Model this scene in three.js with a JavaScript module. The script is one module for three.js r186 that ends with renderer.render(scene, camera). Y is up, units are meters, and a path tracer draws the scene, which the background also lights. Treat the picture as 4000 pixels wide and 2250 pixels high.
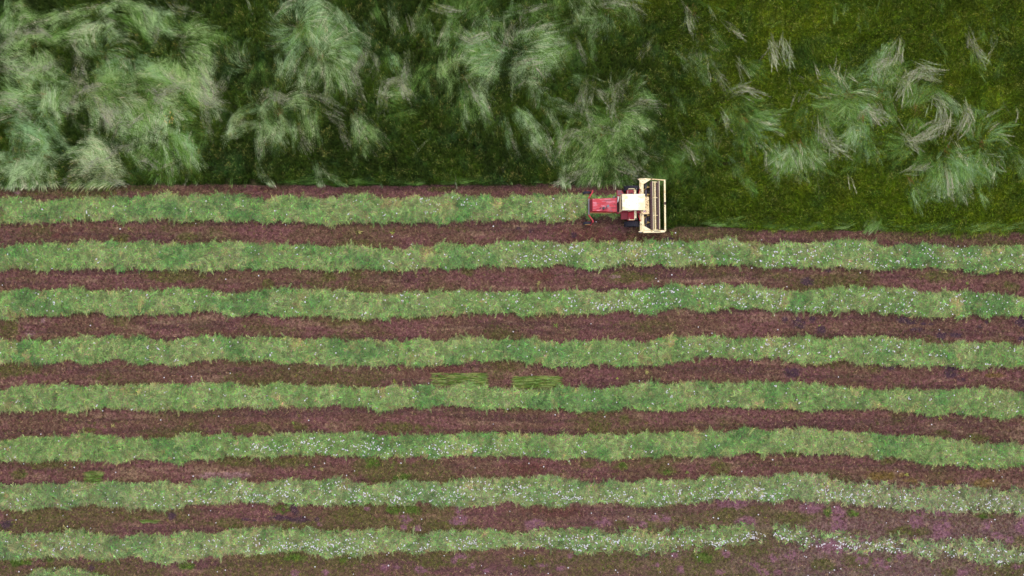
import * as THREE from 'three';
import { mergeGeometries } from 'three/addons/utils/BufferGeometryUtils.js';
import { RoundedBoxGeometry } from 'three/addons/geometries/RoundedBoxGeometry.js';

// ---------------------------------------------------------------- camera, sky, sun, exposure
const scene = new THREE.Scene();
const camera = new THREE.PerspectiveCamera(2 * Math.atan(22.5 / 54) * 180 / Math.PI, 16 / 9, 0.5, 900);
camera.position.set(0, 54, 0); camera.up.set(0, 0, -1); camera.lookAt(0, 0, 0);
const renderer = new THREE.WebGLRenderer({ antialias: true });
renderer.toneMapping = THREE.LinearToneMapping;
renderer.toneMappingExposure = 1.15;
renderer.shadowMap.enabled = true;
{ // even overcast: brighter overhead than at the horizon
  const w = 64, h = 32, d = new Float32Array(w * h * 4);
  for (let j = 0; j < h; j++) for (let i = 0; i < w; i++) {
    const el = ((j + 0.5) / h - 0.5) * Math.PI, k = (1 + 2 * Math.max(0, Math.sin(el))) / 3 * 1.05, o = (j * w + i) * 4;
    d[o] = k * 0.97; d[o + 1] = k; d[o + 2] = k * 1.05; d[o + 3] = 1;
  }
  const t = new THREE.DataTexture(d, w, h, THREE.RGBAFormat, THREE.FloatType);
  t.mapping = THREE.EquirectangularReflectionMapping; t.magFilter = THREE.LinearFilter; t.needsUpdate = true;
  scene.background = t; scene.environment = t;
}
const sun = new THREE.DirectionalLight(0xfff3e2, 1.2);
sun.position.set(14, 60, -34); sun.castShadow = true; sun.shadow.radius = 34;
Object.assign(sun.shadow.camera, { left: -60, right: 60, top: 40, bottom: -40, near: 1, far: 160 });
scene.add(sun, sun.target);

// ---------------------------------------------------------------- helpers
function mulberry(a) { return () => { a |= 0; a = a + 0x6D2B79F5 | 0; let t = Math.imul(a ^ a >>> 15, 1 | a); t = t + Math.imul(t ^ t >>> 7, 61 | t) ^ t; return ((t ^ t >>> 14) >>> 0) / 4294967296; }; }
const rnd = mulberry(20240611), rr = (a, b) => a + (b - a) * rnd(), clamp = (v, a = 0, b = 1) => Math.min(b, Math.max(a, v));
const gauss = () => (rnd() + rnd() + rnd() + rnd() - 2) * 1.7;
const step = (a, b, v) => { const t = clamp((v - a) / (b - a)); return t * t * (3 - 2 * t); };
function hash(i, j) { let h = Math.imul(i, 374761393) + Math.imul(j, 668265263) | 0; h = Math.imul(h ^ h >>> 13, 1274126177); return ((h ^ h >>> 16) >>> 0) / 4294967296; }
function vnoise(x, y) {
  const i = Math.floor(x), j = Math.floor(y), fx = x - i, fy = y - j, u = fx * fx * (3 - 2 * fx), v = fy * fy * (3 - 2 * fy);
  const a = hash(i, j), b = hash(i + 1, j), c = hash(i, j + 1), d = hash(i + 1, j + 1);
  return a + (b - a) * u + (c - a) * v + (a - b - c + d) * u * v;
}
function fbm(x, y, n = 4) { let s = 0, a = 0.5, t = 0; for (let k = 0; k < n; k++) { s += a * vnoise(x, y); t += a; a *= 0.55; x = x * 2.03 + 17.1; y = y * 2.03 - 9.7; } return s / t; }
const lin = c => { c /= 255; return c <= 0.04045 ? c / 12.92 : ((c + 0.055) / 1.055) ** 2.4; };
const RGB = (r, g, b) => [lin(r), lin(g), lin(b)];
const mix3 = (a, b, t) => [a[0] + (b[0] - a[0]) * t, a[1] + (b[1] - a[1]) * t, a[2] + (b[2] - a[2]) * t];
const D2R = Math.PI / 180;
function tag(o, label, category, kind, group) { o.userData.label = label; if (category) o.userData.category = category; if (kind) o.userData.kind = kind; if (group) o.userData.group = group; return o; }
function shade(o) { o.traverse(m => { if (m.isMesh) { m.castShadow = true; m.receiveShadow = true; } }); return o; }

// lodged grass: fans that fell outwards from a root: x, z, radius, first and last bearing (degrees, clockwise from +x), curl, tone, density
const FANS = [
  [-31.69,-18.07,2.2,-200,80,0.5,1,1],[-29.61,-18.07,1.99,10,190,0,1,1],[-26.07,-18.38,3.04,-70,140,0.3,1,1],[-37.0,-18.9,2.41,20,180,0.3,1,1],
  [-27.52,-11.82,2.73,-190,140,0.2,0,1],[-29.19,-8.49,5.24,170,235,-0.4,1,1],[-38.87,-12.34,2.2,-70,80,0.3,1,1],[-36.06,-15.05,3.67,150,220,0.3,1,1],
  [-37.21,-15.57,1.78,120,230,0,1,1],[-37.93,-10.57,1.89,-80,180,0,1,1],[-38.45,-9.74,1.99,30,210,0,1,1],[-35.85,-9.95,1.57,100,220,0,1,1],
  [-22.84,-20.25,1.47,40,140,0,0,0.6],[-20.13,-17.13,1.78,150,250,0.4,1,1],[-16.42,-20.25,2.52,-200,160,0.3,1,1],[-14.86,-17.86,2.83,-150,130,0.2,1,1],
  [-7.57,-14.01,2.62,170,290,0.4,0,1],[-3.61,-15.98,2.2,170,340,0.5,1,1],[-3.61,-15.88,2.73,50,115,0,0,1],[-0.8,-18.69,3.46,90,200,0.2,1,1],
  [-3.61,-20.36,2.73,-190,170,0.2,0,1],[-17.98,-13.59,2.2,-170,-20,0.4,1,1],[-17.98,-13.59,2.41,55,125,0,1,1],[-12.56,-13.69,3.04,35,85,0,1,1],
  [-19.54,-17.96,1.68,30,130,0,0,1],[3.75,-20.56,2.73,170,290,0.3,0,1],[7.39,-21.4,2.41,-190,170,0.3,1,1],[1.15,-18.48,2.83,-190,170,0.4,1,1],
  [5.2,-19.52,1.89,60,140,0,0,1],[9.26,-14.84,1.89,140,310,0.4,1,1],[8.22,-13.48,2.83,-60,190,0.2,1,1],[6.77,-12.34,4.4,15,135,0.1,1,1],
  [14.57,-19.63,2.73,45,115,0,1,1],[13.85,-21.71,1.57,60,120,0,1,1],[17.28,-18.17,1.78,20,95,0,0,1],[17.07,-15.05,2.83,15,115,0,0,1],
  [17.91,-13.17,2.31,-10,110,0,1,1],[14.26,-12.34,2.41,55,125,0,1,1],[10.93,-11.4,3.57,15,115,0.1,0,1],[25.97,-14.97,2.12,-190,170,0.2,1,1],
  [28.53,-14.83,2.78,245,305,0.2,1,1],[31.17,-13.65,2.52,-135,-45,0.2,1,1],[31.17,-13.52,2.12,30,150,0,0,1],[27.22,-13.39,2.39,55,135,0,1,1],
  [23.01,-12.6,1.99,-10,115,0,0,1],[22.22,-11.15,2.52,25,155,0,1,1],[36.43,-11.15,2.39,-190,170,0.2,1,1],[33.67,-10.76,3.45,25,125,0,1,1],
  [31.69,-11.15,1.99,60,200,0,0,1],[30.9,-8.65,2.12,35,85,0,1,1],[35.51,-19.83,1.99,60,105,0,0,1],[23.14,-14.83,1.46,-10,130,0,0,0.7],
];
// lodged grass: combed strokes: half width, tone, then x, z of each bend
const STROKES = [
  [0.23,2,-37.83,-20.15,-38.45,-19.52,-39.08,-18.69,-39.7,-18.07],[0.23,2,-39.7,-17.34,-38.87,-16.92,-37.83,-16.71],
  [0.23,2,-35.12,-17.54,-35.96,-17.02,-37.21,-16.71],[0.23,2,-33.04,-20.15,-33.87,-18.9,-33.46,-17.75,-33.25,-17.13],
  [0.23,2,-33.46,-15.05,-32.62,-15.15,-31.79,-14.21,-31.06,-13.07],[0.23,2,-31.06,-14.73,-31.06,-13.8,-31.38,-12.96],
  [0.23,2,-31.79,-15.46,-32.94,-15.25,-33.77,-14.84,-34.08,-14.11],[0.23,2,-29.4,-14.21,-30.33,-13.59,-31.17,-13.17],
  [0.38,1,-33.25,-14.42,-33.87,-13.8,-34.5,-14.01],[0.23,2,-26.8,-16.5,-26.07,-15.67,-27.11,-14.84],
  [0.23,2,-25.13,-15.67,-26.17,-15.25,-27.32,-14.73,-27.84,-15.15],[0.23,2,-24.3,-17.34,-23.46,-16.09,-22.74,-14.94],
  [0.23,2,-22.01,-16.5,-22.42,-15.67,-22.84,-14.94],[0.23,2,-24.09,-15.05,-23.46,-14.32,-22.63,-14.11],
  [0.38,1,-36.27,-13.48,-35.54,-12.55,-34.92,-11.51],[0.38,1,-32.42,-13.17,-32.52,-11.92,-32.42,-10.57],
  [0.38,1,-35.33,-20.98,-33.87,-21.19,-32.42,-21.4,-30.86,-21.92],[0.38,1,-30.33,-22.13,-28.25,-21.4,-26.38,-21.08],
  [0.38,1,-29.29,-21.71,-27.42,-20.77,-27.73,-20.04],[0.23,2,-26.38,-22.13,-25.86,-21.6,-25.23,-21.4],
  [0.38,1,-19.92,-14.01,-20.97,-13.69,-21.69,-12.76,-21.9,-11.92],[0.38,1,-19.85,-12.76,-20.76,-12.55,-21.59,-12.13],
  [0.38,1,-26.17,-11.92,-25.13,-11.09,-24.4,-9.84],[0.38,1,-27.42,-11.61,-26.8,-10.67,-26.69,-9.53],[0.36,0,-25.86,-11.72,-25.44,-10.36,-24.71,-9.11],
  [0.38,1,-37.83,-22.33,-37.52,-21.4,-37.93,-20.25],[0.38,1,-39.08,-22.33,-38.87,-21.29,-39.08,-20.04],
  [0.23,2,-29.29,-10.88,-30.54,-10.57,-31.79,-9.74,-33.04,-8.9,-34.5,-8.28],[0.23,2,-28.77,-10.36,-27.94,-9.63],
  [0.23,2,-33.25,-17.86,-33.77,-16.19,-33.04,-15.67],[0.36,2,-39.7,-14.58,-38.87,-14.53,-37.93,-14.01,-37.52,-13.48],
  [0.23,2,-35.75,-19.31,-36.68,-19.94,-38.14,-19.83],[0.38,1,-23.36,-18.38,-23.05,-17.54,-23.46,-16.5],
  [0.15,2,-27.73,-18.79,-27.47,-19.31,-27.52,-19.73],[0.19,2,-23.88,-15.67,-23.46,-14.84,-23.67,-13.38,-23.26,-12.03],
  [0.23,2,-31.17,-12.65,-30.33,-13.07,-29.71,-12.44,-28.88,-12.96],[0.23,2,-32.0,-8.59,-31.38,-8.7,-30.75,-8.28],
  [0.38,1,-36.58,-11.92,-36.16,-10.88,-36.79,-9.53],[0.17,1,-34.81,-11.3,-33.87,-10.47,-33.46,-9.95],
  [0.38,1,-17.98,-21.19,-16.94,-22.02,-15.17,-22.02,-13.81,-21.6,-13.09,-20.77],[0.15,2,-18.29,-21.29,-17.87,-21.71,-17.15,-22.13],
  [0.38,1,-16.42,-19.73,-16.83,-18.38,-16.94,-17.34],[0.38,1,-13.61,-17.34,-13.19,-16.5,-12.67,-15.46],
  [0.38,1,-14.23,-17.34,-14.23,-16.5,-14.23,-15.78],[0.23,2,-12.36,-17.13,-12.15,-16.09,-11.78,-14.94],
  [0.23,2,-11.32,-18.9,-11.52,-17.96,-11.94,-17.02],[0.23,2,-10.8,-18.17,-10.27,-17.44,-10.48,-17.02],
  [0.38,1,-13.19,-21.29,-12.56,-20.25,-12.15,-19.63],[0.23,2,-8.61,-15.88,-9.44,-15.88,-9.96,-15.25,-10.07,-14.01],
  [0.38,1,-7.36,-14.63,-8.4,-15.25,-9.44,-15.15],[0.36,0,-7.46,-13.69,-8.3,-13.38,-8.92,-13.28],[0.38,1,-9.34,-18.27,-8.82,-17.13,-8.3,-16.09],
  [0.23,2,-7.98,-17.96,-7.98,-16.92,-8.3,-15.67],[0.31,2,-8.5,-16.19,-8.09,-15.15],
  [0.38,1,-2.78,-17.44,-4.03,-17.75,-5.07,-17.34,-5.59,-16.71,-5.64,-15.88],[0.38,1,-3.82,-15.67,-3.77,-14.42,-3.61,-13.17],
  [0.38,1,-2.99,-15.67,-2.57,-14.21,-1.95,-12.65],[0.38,1,-2.57,-15.67,-2.15,-14.63,-1.74,-13.48],[0.15,2,-3.3,-15.78,-2.78,-14.84],
  [0.38,1,-0.8,-19.0,-2.15,-18.9,-3.61,-18.38],[0.38,1,-0.7,-18.38,-1.95,-17.86,-2.68,-16.61],[0.38,1,-0.59,-18.17,-1.32,-17.34,-2.15,-15.67],
  [0.23,2,-4.03,-19.42,-3.4,-19.11,-2.68,-19.31],[0.23,2,-0.07,-20.15,-0.28,-19.21],[0.38,1,-6.94,-21.71,-7.36,-20.67],
  [0.23,2,-6.01,-21.71,-4.76,-21.4],[0.38,1,-2.15,-21.29,-1.74,-20.04],[0.38,1,-6.53,-20.77,-6.42,-19.83],[0.38,1,-9.23,-21.71,-9.03,-20.04],
  [0.36,0,-10.9,-22.23,-10.48,-21.19],[0.21,1,-11.52,-20.46,-10.9,-19.42],[0.38,1,-4.86,-20.77,-5.28,-19.52],[0.15,2,-7.78,-20.77,-7.67,-20.36],
  [0.23,2,-19.85,-14.42,-19.02,-15.15,-18.19,-14.84,-17.35,-14.42],[0.46,1,-18.6,-14.42,-19.23,-13.38,-18.71,-12.13,-18.19,-11.3],
  [0.38,1,-17.98,-13.59,-17.46,-12.24],[0.38,1,-19.54,-12.96,-19.54,-10.99],[0.25,1,-16.94,-12.96,-16.83,-11.61],
  [0.23,2,-16.31,-15.05,-15.38,-14.84,-14.44,-14.63,-13.61,-14.01],[0.38,1,-16.0,-14.01,-15.84,-12.24],[0.38,1,-15.27,-13.8,-15.27,-11.72],
  [0.15,2,-16.31,-12.13,-15.9,-11.19],[0.38,1,-12.15,-13.38,-11.21,-12.76,-10.17,-11.51],[0.38,1,-11.94,-13.28,-11.94,-11.61],
  [0.27,2,-14.65,-13.69,-14.02,-13.28],[0.17,2,-13.19,-12.24,-12.98,-11.72],[0.23,1,-19.54,-9.53,-19.23,-8.59,-18.71,-7.86],
  [0.23,1,-14.65,-9.63,-14.44,-8.9,-13.81,-8.49],[0.23,1,-15.27,-9.42,-15.06,-8.59],[0.25,1,-18.19,-17.75,-17.98,-16.4],
  [0.21,1,-15.69,-16.92,-15.48,-15.67],[0.21,1,-16.42,-16.5,-16.21,-15.05],[0.21,1,-0.49,-12.96,-0.18,-10.99],[0.21,0,-9.86,-18.38,-9.65,-17.13],
  [0.17,1,-6.63,-16.09,-6.32,-15.05],[0.19,1,-4.76,-16.5,-4.86,-15.25],[0.23,2,3.12,-21.92,1.87,-21.71,0.73,-21.6],[0.38,1,4.58,-22.13,5.0,-20.77],
  [0.31,2,0.0,-19.83,0.42,-20.25],[0.38,1,7.5,-21.6,8.54,-21.81,9.37,-21.4,9.58,-20.46],[0.23,2,6.66,-22.13,8.12,-22.13,9.58,-21.92,10.1,-21.34],
  [0.38,1,6.77,-21.29,6.35,-19.73],[0.38,1,7.39,-21.08,7.7,-19.83],[0.38,1,5.83,-22.02,5.52,-20.67],[0.38,1,4.16,-20.04,4.06,-18.9],
  [0.25,1,6.25,-19.83,6.14,-18.38],[0.38,1,0.31,-18.9,1.04,-19.63,2.6,-19.94],[0.38,1,1.35,-18.27,2.39,-18.79,3.64,-18.9],
  [0.38,1,0.21,-15.67,0.62,-17.34,2.08,-17.96],[0.23,2,0.62,-17.34,1.77,-17.65,2.39,-16.92],[0.38,1,0.62,-16.5,1.35,-15.67,2.03,-15.36],
  [0.38,1,1.77,-16.19,1.77,-15.05],[0.19,2,5.0,-19.21,5.52,-17.86],[0.38,1,4.58,-16.09,5.2,-16.5,5.67,-16.09],
  [0.31,2,5.93,-15.98,5.67,-15.05,5.41,-14.27],[0.23,2,5.41,-15.67,5.41,-14.42],[0.23,2,6.25,-15.67,6.97,-14.94],
  [0.23,2,8.85,-15.88,8.22,-15.57,7.96,-14.27],[0.38,1,5.83,-14.01,5.83,-13.38,6.66,-12.65],[0.19,2,5.62,-14.11,5.93,-13.28],
  [0.38,1,8.12,-13.69,7.7,-12.86,6.66,-12.55],[0.46,1,8.33,-13.38,9.37,-13.48,10.2,-13.17,10.62,-12.34],[0.23,2,9.37,-14.01,10.2,-14.32,11.14,-14.11],
  [0.25,1,8.95,-14.21,10.2,-15.05,11.03,-14.42],[0.38,1,2.39,-14.63,3.44,-14.21,4.48,-13.69],[0.38,1,0.21,-13.48,1.04,-12.44,1.67,-10.99],
  [0.38,1,0.83,-13.17,1.77,-12.13,2.24,-10.88],[0.38,1,0.62,-13.69,1.87,-12.44,2.81,-10.26],[0.25,1,2.6,-14.01,3.33,-12.96,3.64,-11.92],
  [0.15,2,0.1,-11.61,0.31,-10.88],[0.15,2,2.5,-10.78,2.81,-10.15],[0.23,2,5.62,-11.82,4.48,-11.61,3.8,-10.67],
  [0.38,1,4.16,-11.09,3.96,-9.63,3.96,-8.33],[0.38,1,5.2,-11.51,6.14,-10.99,5.93,-10.05],[0.38,1,8.33,-12.24,9.68,-12.65,10.41,-12.34],
  [0.38,1,8.54,-11.72,9.89,-11.92,9.99,-11.3],[0.23,2,6.25,-9.22,5.2,-8.9,3.9,-8.33],[0.23,2,8.12,-9.42,9.16,-9.01,9.99,-8.59],
  [0.21,2,6.66,-12.55,7.29,-12.44],[0.21,1,9.37,-10.88,9.68,-10.05],[0.19,2,8.85,-10.15,9.37,-9.53],[0.38,1,13.01,-18.48,14.05,-17.13],
  [0.23,2,13.32,-21.92,13.85,-21.08,14.05,-20.25],[0.27,2,10.93,-19.31,10.46,-18.53],[0.21,1,11.14,-18.9,11.03,-18.27],
  [0.25,1,15.41,-20.25,15.93,-19.31],[0.15,2,16.66,-20.46,17.28,-19.94],[0.19,2,17.59,-17.44,17.8,-16.92],
  [0.23,2,17.07,-15.15,17.91,-15.36,18.69,-15.15],[0.23,1,12.7,-15.67,13.01,-14.42],[0.21,1,10.41,-15.15,11.03,-14.32],
  [0.21,2,13.22,-11.09,13.64,-10.57],[0.23,1,17.28,-10.05,17.7,-9.01,18.22,-8.18],[0.21,1,14.57,-16.92,15.09,-15.88],[0.17,2,16.03,-16.71,16.34,-16.09],
  [0.19,1,15.41,-12.96,15.61,-11.3],[0.15,2,16.45,-13.38,16.66,-12.76],[0.23,2,20.11,-19.18,20.38,-17.73],[0.23,2,21.04,-19.18,21.36,-17.73],
  [0.38,1,25.9,-15.1,25.11,-16.15,24.32,-16.61],[0.23,2,29.98,-18.65,29.88,-17.73,28.27,-17.2,27.94,-16.41],
  [0.23,2,32.68,-16.22,31.69,-16.68,30.77,-16.41,30.18,-15.23],[0.23,2,32.09,-14.97,33.01,-14.44,33.4,-13.39,33.14,-12.47],
  [0.38,1,33.01,-15.23,33.99,-14.24],[0.38,1,25.51,-14.57,26.69,-13.91,27.75,-13.65],[0.23,2,26.76,-13.12,27.48,-13.91,28.17,-13.26],
  [0.25,1,27.22,-12.86,27.61,-11.28],[0.25,1,26.43,-13.12,26.1,-10.89],[0.23,2,23.8,-12.86,23.8,-12.07],[0.15,2,24.32,-13.12,24.85,-11.15],
  [0.38,1,20.11,-11.15,20.38,-9.44],[0.38,1,21.43,-11.02,21.96,-9.18],[0.38,1,23.27,-11.02,23.54,-9.44],[0.23,2,24.19,-11.41,25.38,-10.89],
  [0.23,2,35.05,-14.05,35.24,-12.99,34.26,-11.74],[0.23,2,33.86,-12.6,32.88,-12.6,31.96,-12.01],[0.23,2,30.77,-11.28,31.69,-11.41,32.61,-11.87],
  [0.38,1,33.93,-9.7,33.8,-7.86],[0.38,1,34.98,-9.7,34.98,-7.6],[0.38,1,36.43,-10.23,37.15,-8.65],[0.38,1,35.64,-9.97,36.03,-8.52],
  [0.19,2,33.67,-9.05,33.8,-8.26],[0.15,2,30.77,-9.05,31.76,-9.31],[0.23,2,35.38,-19.83,35.64,-18.91,36.23,-17.99],
  [0.19,1,37.88,-11.94,38.27,-11.02,38.73,-10.56],[0.25,1,28.27,-5.23,27.75,-4.44],[0.38,1,39.32,-10.1,39.7,-9.05],[0.21,1,29.06,-15.23,29.32,-13.12],
  [0.19,2,30.24,-12.07,31.03,-11.02],[0.19,0,38.01,-17.73,37.88,-17.33],[0.17,1,34.59,-13.91,36.03,-13.91,36.56,-13.26],
  [0.15,2,31.43,-17.33,32.48,-16.81],[0.13,1,36.3,-7.34,36.49,-6.94],
];
// lodged grass: flattened mats: x, z, half length, half width, bearing, tone, density
const MATS = [
  [-38.45,-20.46,1.99,1.89,110,1,1],[-37.93,-17.54,2.31,1.68,30,1,1],[-33.87,-20.04,2.41,1.47,150,1,1],[-33.87,-16.5,2.73,2.73,110,1,1],
  [-30.54,-16.5,3.46,2.73,60,1,1],[-26.69,-16.5,3.46,2.31,60,1,1],[-38.14,-14.42,2.73,1.36,190,1,1],[-38.25,-11.72,1.99,1.99,30,1,1],
  [-38.04,-9.22,2.41,1.47,100,1,1],[-29.29,-21.19,3.46,1.05,20,1,1],[-32.42,-14.01,2.1,1.57,60,1,1],[-28.46,-14.01,2.73,1.57,110,1,1],
  [-31.17,-9.42,3.15,1.15,200,1,0.7],[-35.02,-21.19,1.47,0.63,170,1,1],[-25.13,-15.05,1.68,2.1,80,1,1],[-24.92,-11.92,1.68,1.78,70,1,0.6],
  [-35.33,-15.05,0.94,2.1,95,0,0.7],[-15.38,-20.67,2.73,1.47,130,1,1],[-15.48,-18.79,2.1,1.47,110,1,1],[-4.24,-21.29,2.73,1.15,100,1,0.8],
  [-13.09,-18.9,1.36,1.68,60,1,1],[-10.48,-16.5,1.36,0.94,60,0,0.7],[1.25,-18.9,1.99,2.1,320,1,1],[0.94,-17.34,1.99,1.36,330,1,1],
  [6.87,-10.57,2.94,1.99,80,1,1],[7.91,-13.17,2.52,1.36,20,1,1],[1.87,-21.4,1.57,0.94,150,1,0.8],[5.0,-12.34,1.26,1.36,100,0,0.8],
  [28.93,-16.15,1.19,1.19,280,1,1],[31.17,-14.57,1.19,1.19,270,1,1],[34.72,-10.49,2.25,1.19,80,1,0.8],[25.64,-14.44,0.93,1.19,40,1,1],
];
// windrows: x, north edge, south edge at every station
const ROWS = [
  
  [-39.94,-7.0,-5.05,-36.64,-6.92,-5.09,-33.33,-7.08,-5.31,-30.02,-7.05,-5.27,-26.71,-7.3,-5.29,-23.4,-7.14,-5.29,-19.97,-6.97,-5.12,-16.66,-6.94,-5.07,-13.36,-7.0,-5.12,-10.05,-7.08,-5.12,-6.74,-7.05,-5.09,-3.43,-7.08,-5.29,0.0,-7.19,-5.27,3.31,-7.25,-5.35,6.62,-7.22,-5.42,9.93,-7.08,-5.53],
  [-39.94,-3.17,-1.26,-36.64,-3.28,-1.49,-33.33,-3.53,-1.54,-30.02,-3.36,-1.45,-26.71,-3.42,-1.43,-23.4,-3.47,-1.6,-19.97,-3.33,-1.49,-16.66,-3.3,-1.54,-13.36,-3.25,-1.37,-10.05,-3.11,-1.37,-6.74,-3.3,-1.43,-3.43,-3.22,-1.54,0.0,-3.42,-1.65,3.31,-3.47,-1.71,6.62,-3.53,-1.65,9.93,-3.64,-1.82,13.23,-3.64,-1.87,16.54,-3.75,-1.87,19.97,-3.53,-1.63,23.28,-3.64,-1.6,26.59,-3.66,-1.54,29.9,-3.25,-1.56,33.21,-3.39,-1.52,36.51,-3.25,-1.32,39.94,-3.14,-1.21],
  [-39.94,0.33,2.34,-36.64,0.28,2.15,-33.33,0.17,1.99,-30.02,0.22,2.15,-26.71,0.11,1.88,-23.4,0.06,1.88,-19.97,0.28,1.99,-16.66,0.17,2.1,-13.36,0.39,2.15,-10.05,0.44,2.21,-6.74,0.39,2.26,-3.43,0.33,2.1,0.0,0.28,1.99,3.31,0.22,2.04,6.62,0.17,1.93,9.93,-0.05,1.82,13.23,-0.11,1.66,16.54,-0.16,1.6,19.97,-0.05,1.71,23.28,0.17,1.88,26.59,0.06,1.82,29.9,0.17,2.04,33.21,0.33,2.21,36.51,0.44,2.15,39.94,0.5,2.26],
  [-39.94,4.19,5.68,-36.64,3.97,5.74,-33.33,3.86,5.68,-30.02,3.86,5.68,-26.71,3.97,5.85,-23.4,3.81,5.63,-19.97,3.97,5.74,-16.66,3.92,5.85,-13.36,4.08,5.9,-10.05,4.03,5.9,-6.74,4.08,5.9,-3.43,3.97,5.68,0.0,3.81,5.72,3.31,4.19,5.96,6.62,4.19,5.96,9.93,4.14,5.96,13.23,3.75,5.63,16.54,3.64,5.41,19.97,4.03,5.57,23.28,3.81,5.79,26.59,3.97,5.74,29.9,3.97,5.85,33.21,4.19,5.96,36.51,4.25,6.18,39.94,4.47,6.07],
  [-39.94,7.76,9.6,-36.64,7.65,9.58,-33.33,7.59,9.47,-30.02,7.54,9.47,-26.71,7.57,9.56,-23.4,7.54,9.3,-19.97,7.59,9.3,-16.66,7.48,9.19,-13.36,7.59,9.25,-10.05,7.65,9.52,-6.74,7.7,9.19,-3.43,7.54,9.25,0.0,7.76,9.25,3.31,7.7,9.52,6.62,7.76,9.52,9.93,7.59,9.47,13.23,7.43,9.3,16.54,7.32,9.05,19.97,7.43,9.25,23.28,7.54,9.34,26.59,7.7,9.3,29.9,7.81,9.63,33.21,7.98,9.74,36.51,7.92,9.85,39.94,8.2,10.02],
  [-39.94,11.87,13.46,-36.64,11.56,13.38,-33.33,11.45,13.38,-30.02,11.56,13.38,-26.71,11.56,13.44,-23.4,11.34,13.22,-19.97,11.59,13.0,-16.66,11.23,12.91,-13.36,11.29,13.05,-10.05,11.45,13.11,-6.74,11.51,13.11,-3.43,11.34,13.05,0.0,11.23,13.11,3.31,11.45,13.16,6.62,11.34,13.22,9.93,11.34,13.16,13.23,11.18,13.11,16.54,11.07,12.83,19.97,11.01,12.78,23.28,10.96,12.78,26.59,11.23,13.0,29.9,11.56,13.38,33.21,11.84,13.66,36.51,11.95,13.86,39.94,12.12,13.82],
  [-39.94,15.31,17.24,-36.64,15.15,17.13,-33.33,15.15,16.97,-30.02,15.15,16.97,-26.71,15.2,17.13,-23.4,15.04,16.86,-19.97,14.98,16.64,-16.66,14.98,16.86,-13.36,14.98,16.75,-10.05,15.31,16.8,-6.74,15.15,16.75,-3.43,14.98,16.8,0.0,14.87,16.69,3.31,14.82,16.8,6.62,15.04,16.8,9.93,15.15,16.69,13.23,14.93,16.69,16.54,14.6,16.36,19.97,14.49,16.42,23.28,14.65,16.47,26.59,15.15,16.75,29.9,15.31,17.19,33.21,15.48,17.3,36.51,15.64,17.41,39.94,15.87,17.57],
  [-39.94,19.17,20.99,-36.64,19.17,20.94,-33.33,19.12,20.83,-30.02,19.39,20.94,-26.71,19.17,21.16,-23.4,19.06,20.83,-19.97,18.73,20.61,-16.66,18.95,20.5,-13.36,18.95,20.61,-10.05,19.01,20.61,-6.74,19.17,20.28,-3.43,19.01,20.28,0.0,19.17,20.06,3.31,18.84,20.17,6.62,18.84,20.5,9.93,19.06,20.44,13.23,19.01,20.28,16.54,18.73,19.95,19.97,18.46,19.5,23.28,19.06,20.06,26.59,19.5,20.39,29.9,19.5,20.72,33.21,19.72,21.05,36.51,19.84,21.27,39.94,20.5,21.43],
  [-38.03,22.91,23.57,-37.13,22.23,24.01,-34.94,22.05,24.13,-32.34,22.2,24.01,-31.14,22.69,23.68],
];
// cut edge of the standing crop: x, z
const EDGE = [
  [-43.55,-7.86],[-39.59,-7.88],[-33.65,-7.88],[-29.3,-7.94],[-21.78,-7.94],[-17.82,-7.88],[-7.92,-7.88],[0.0,-7.94],[3.96,-7.98],[8.71,-7.98],
  [8.91,-7.86],[10.53,-7.82],[10.69,-4.65],[11.88,-4.59],[13.07,-4.65],[16.43,-4.65],[19.8,-4.47],[29.69,-4.37],[39.59,-4.24],[44.54,-4.18],
];
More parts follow.
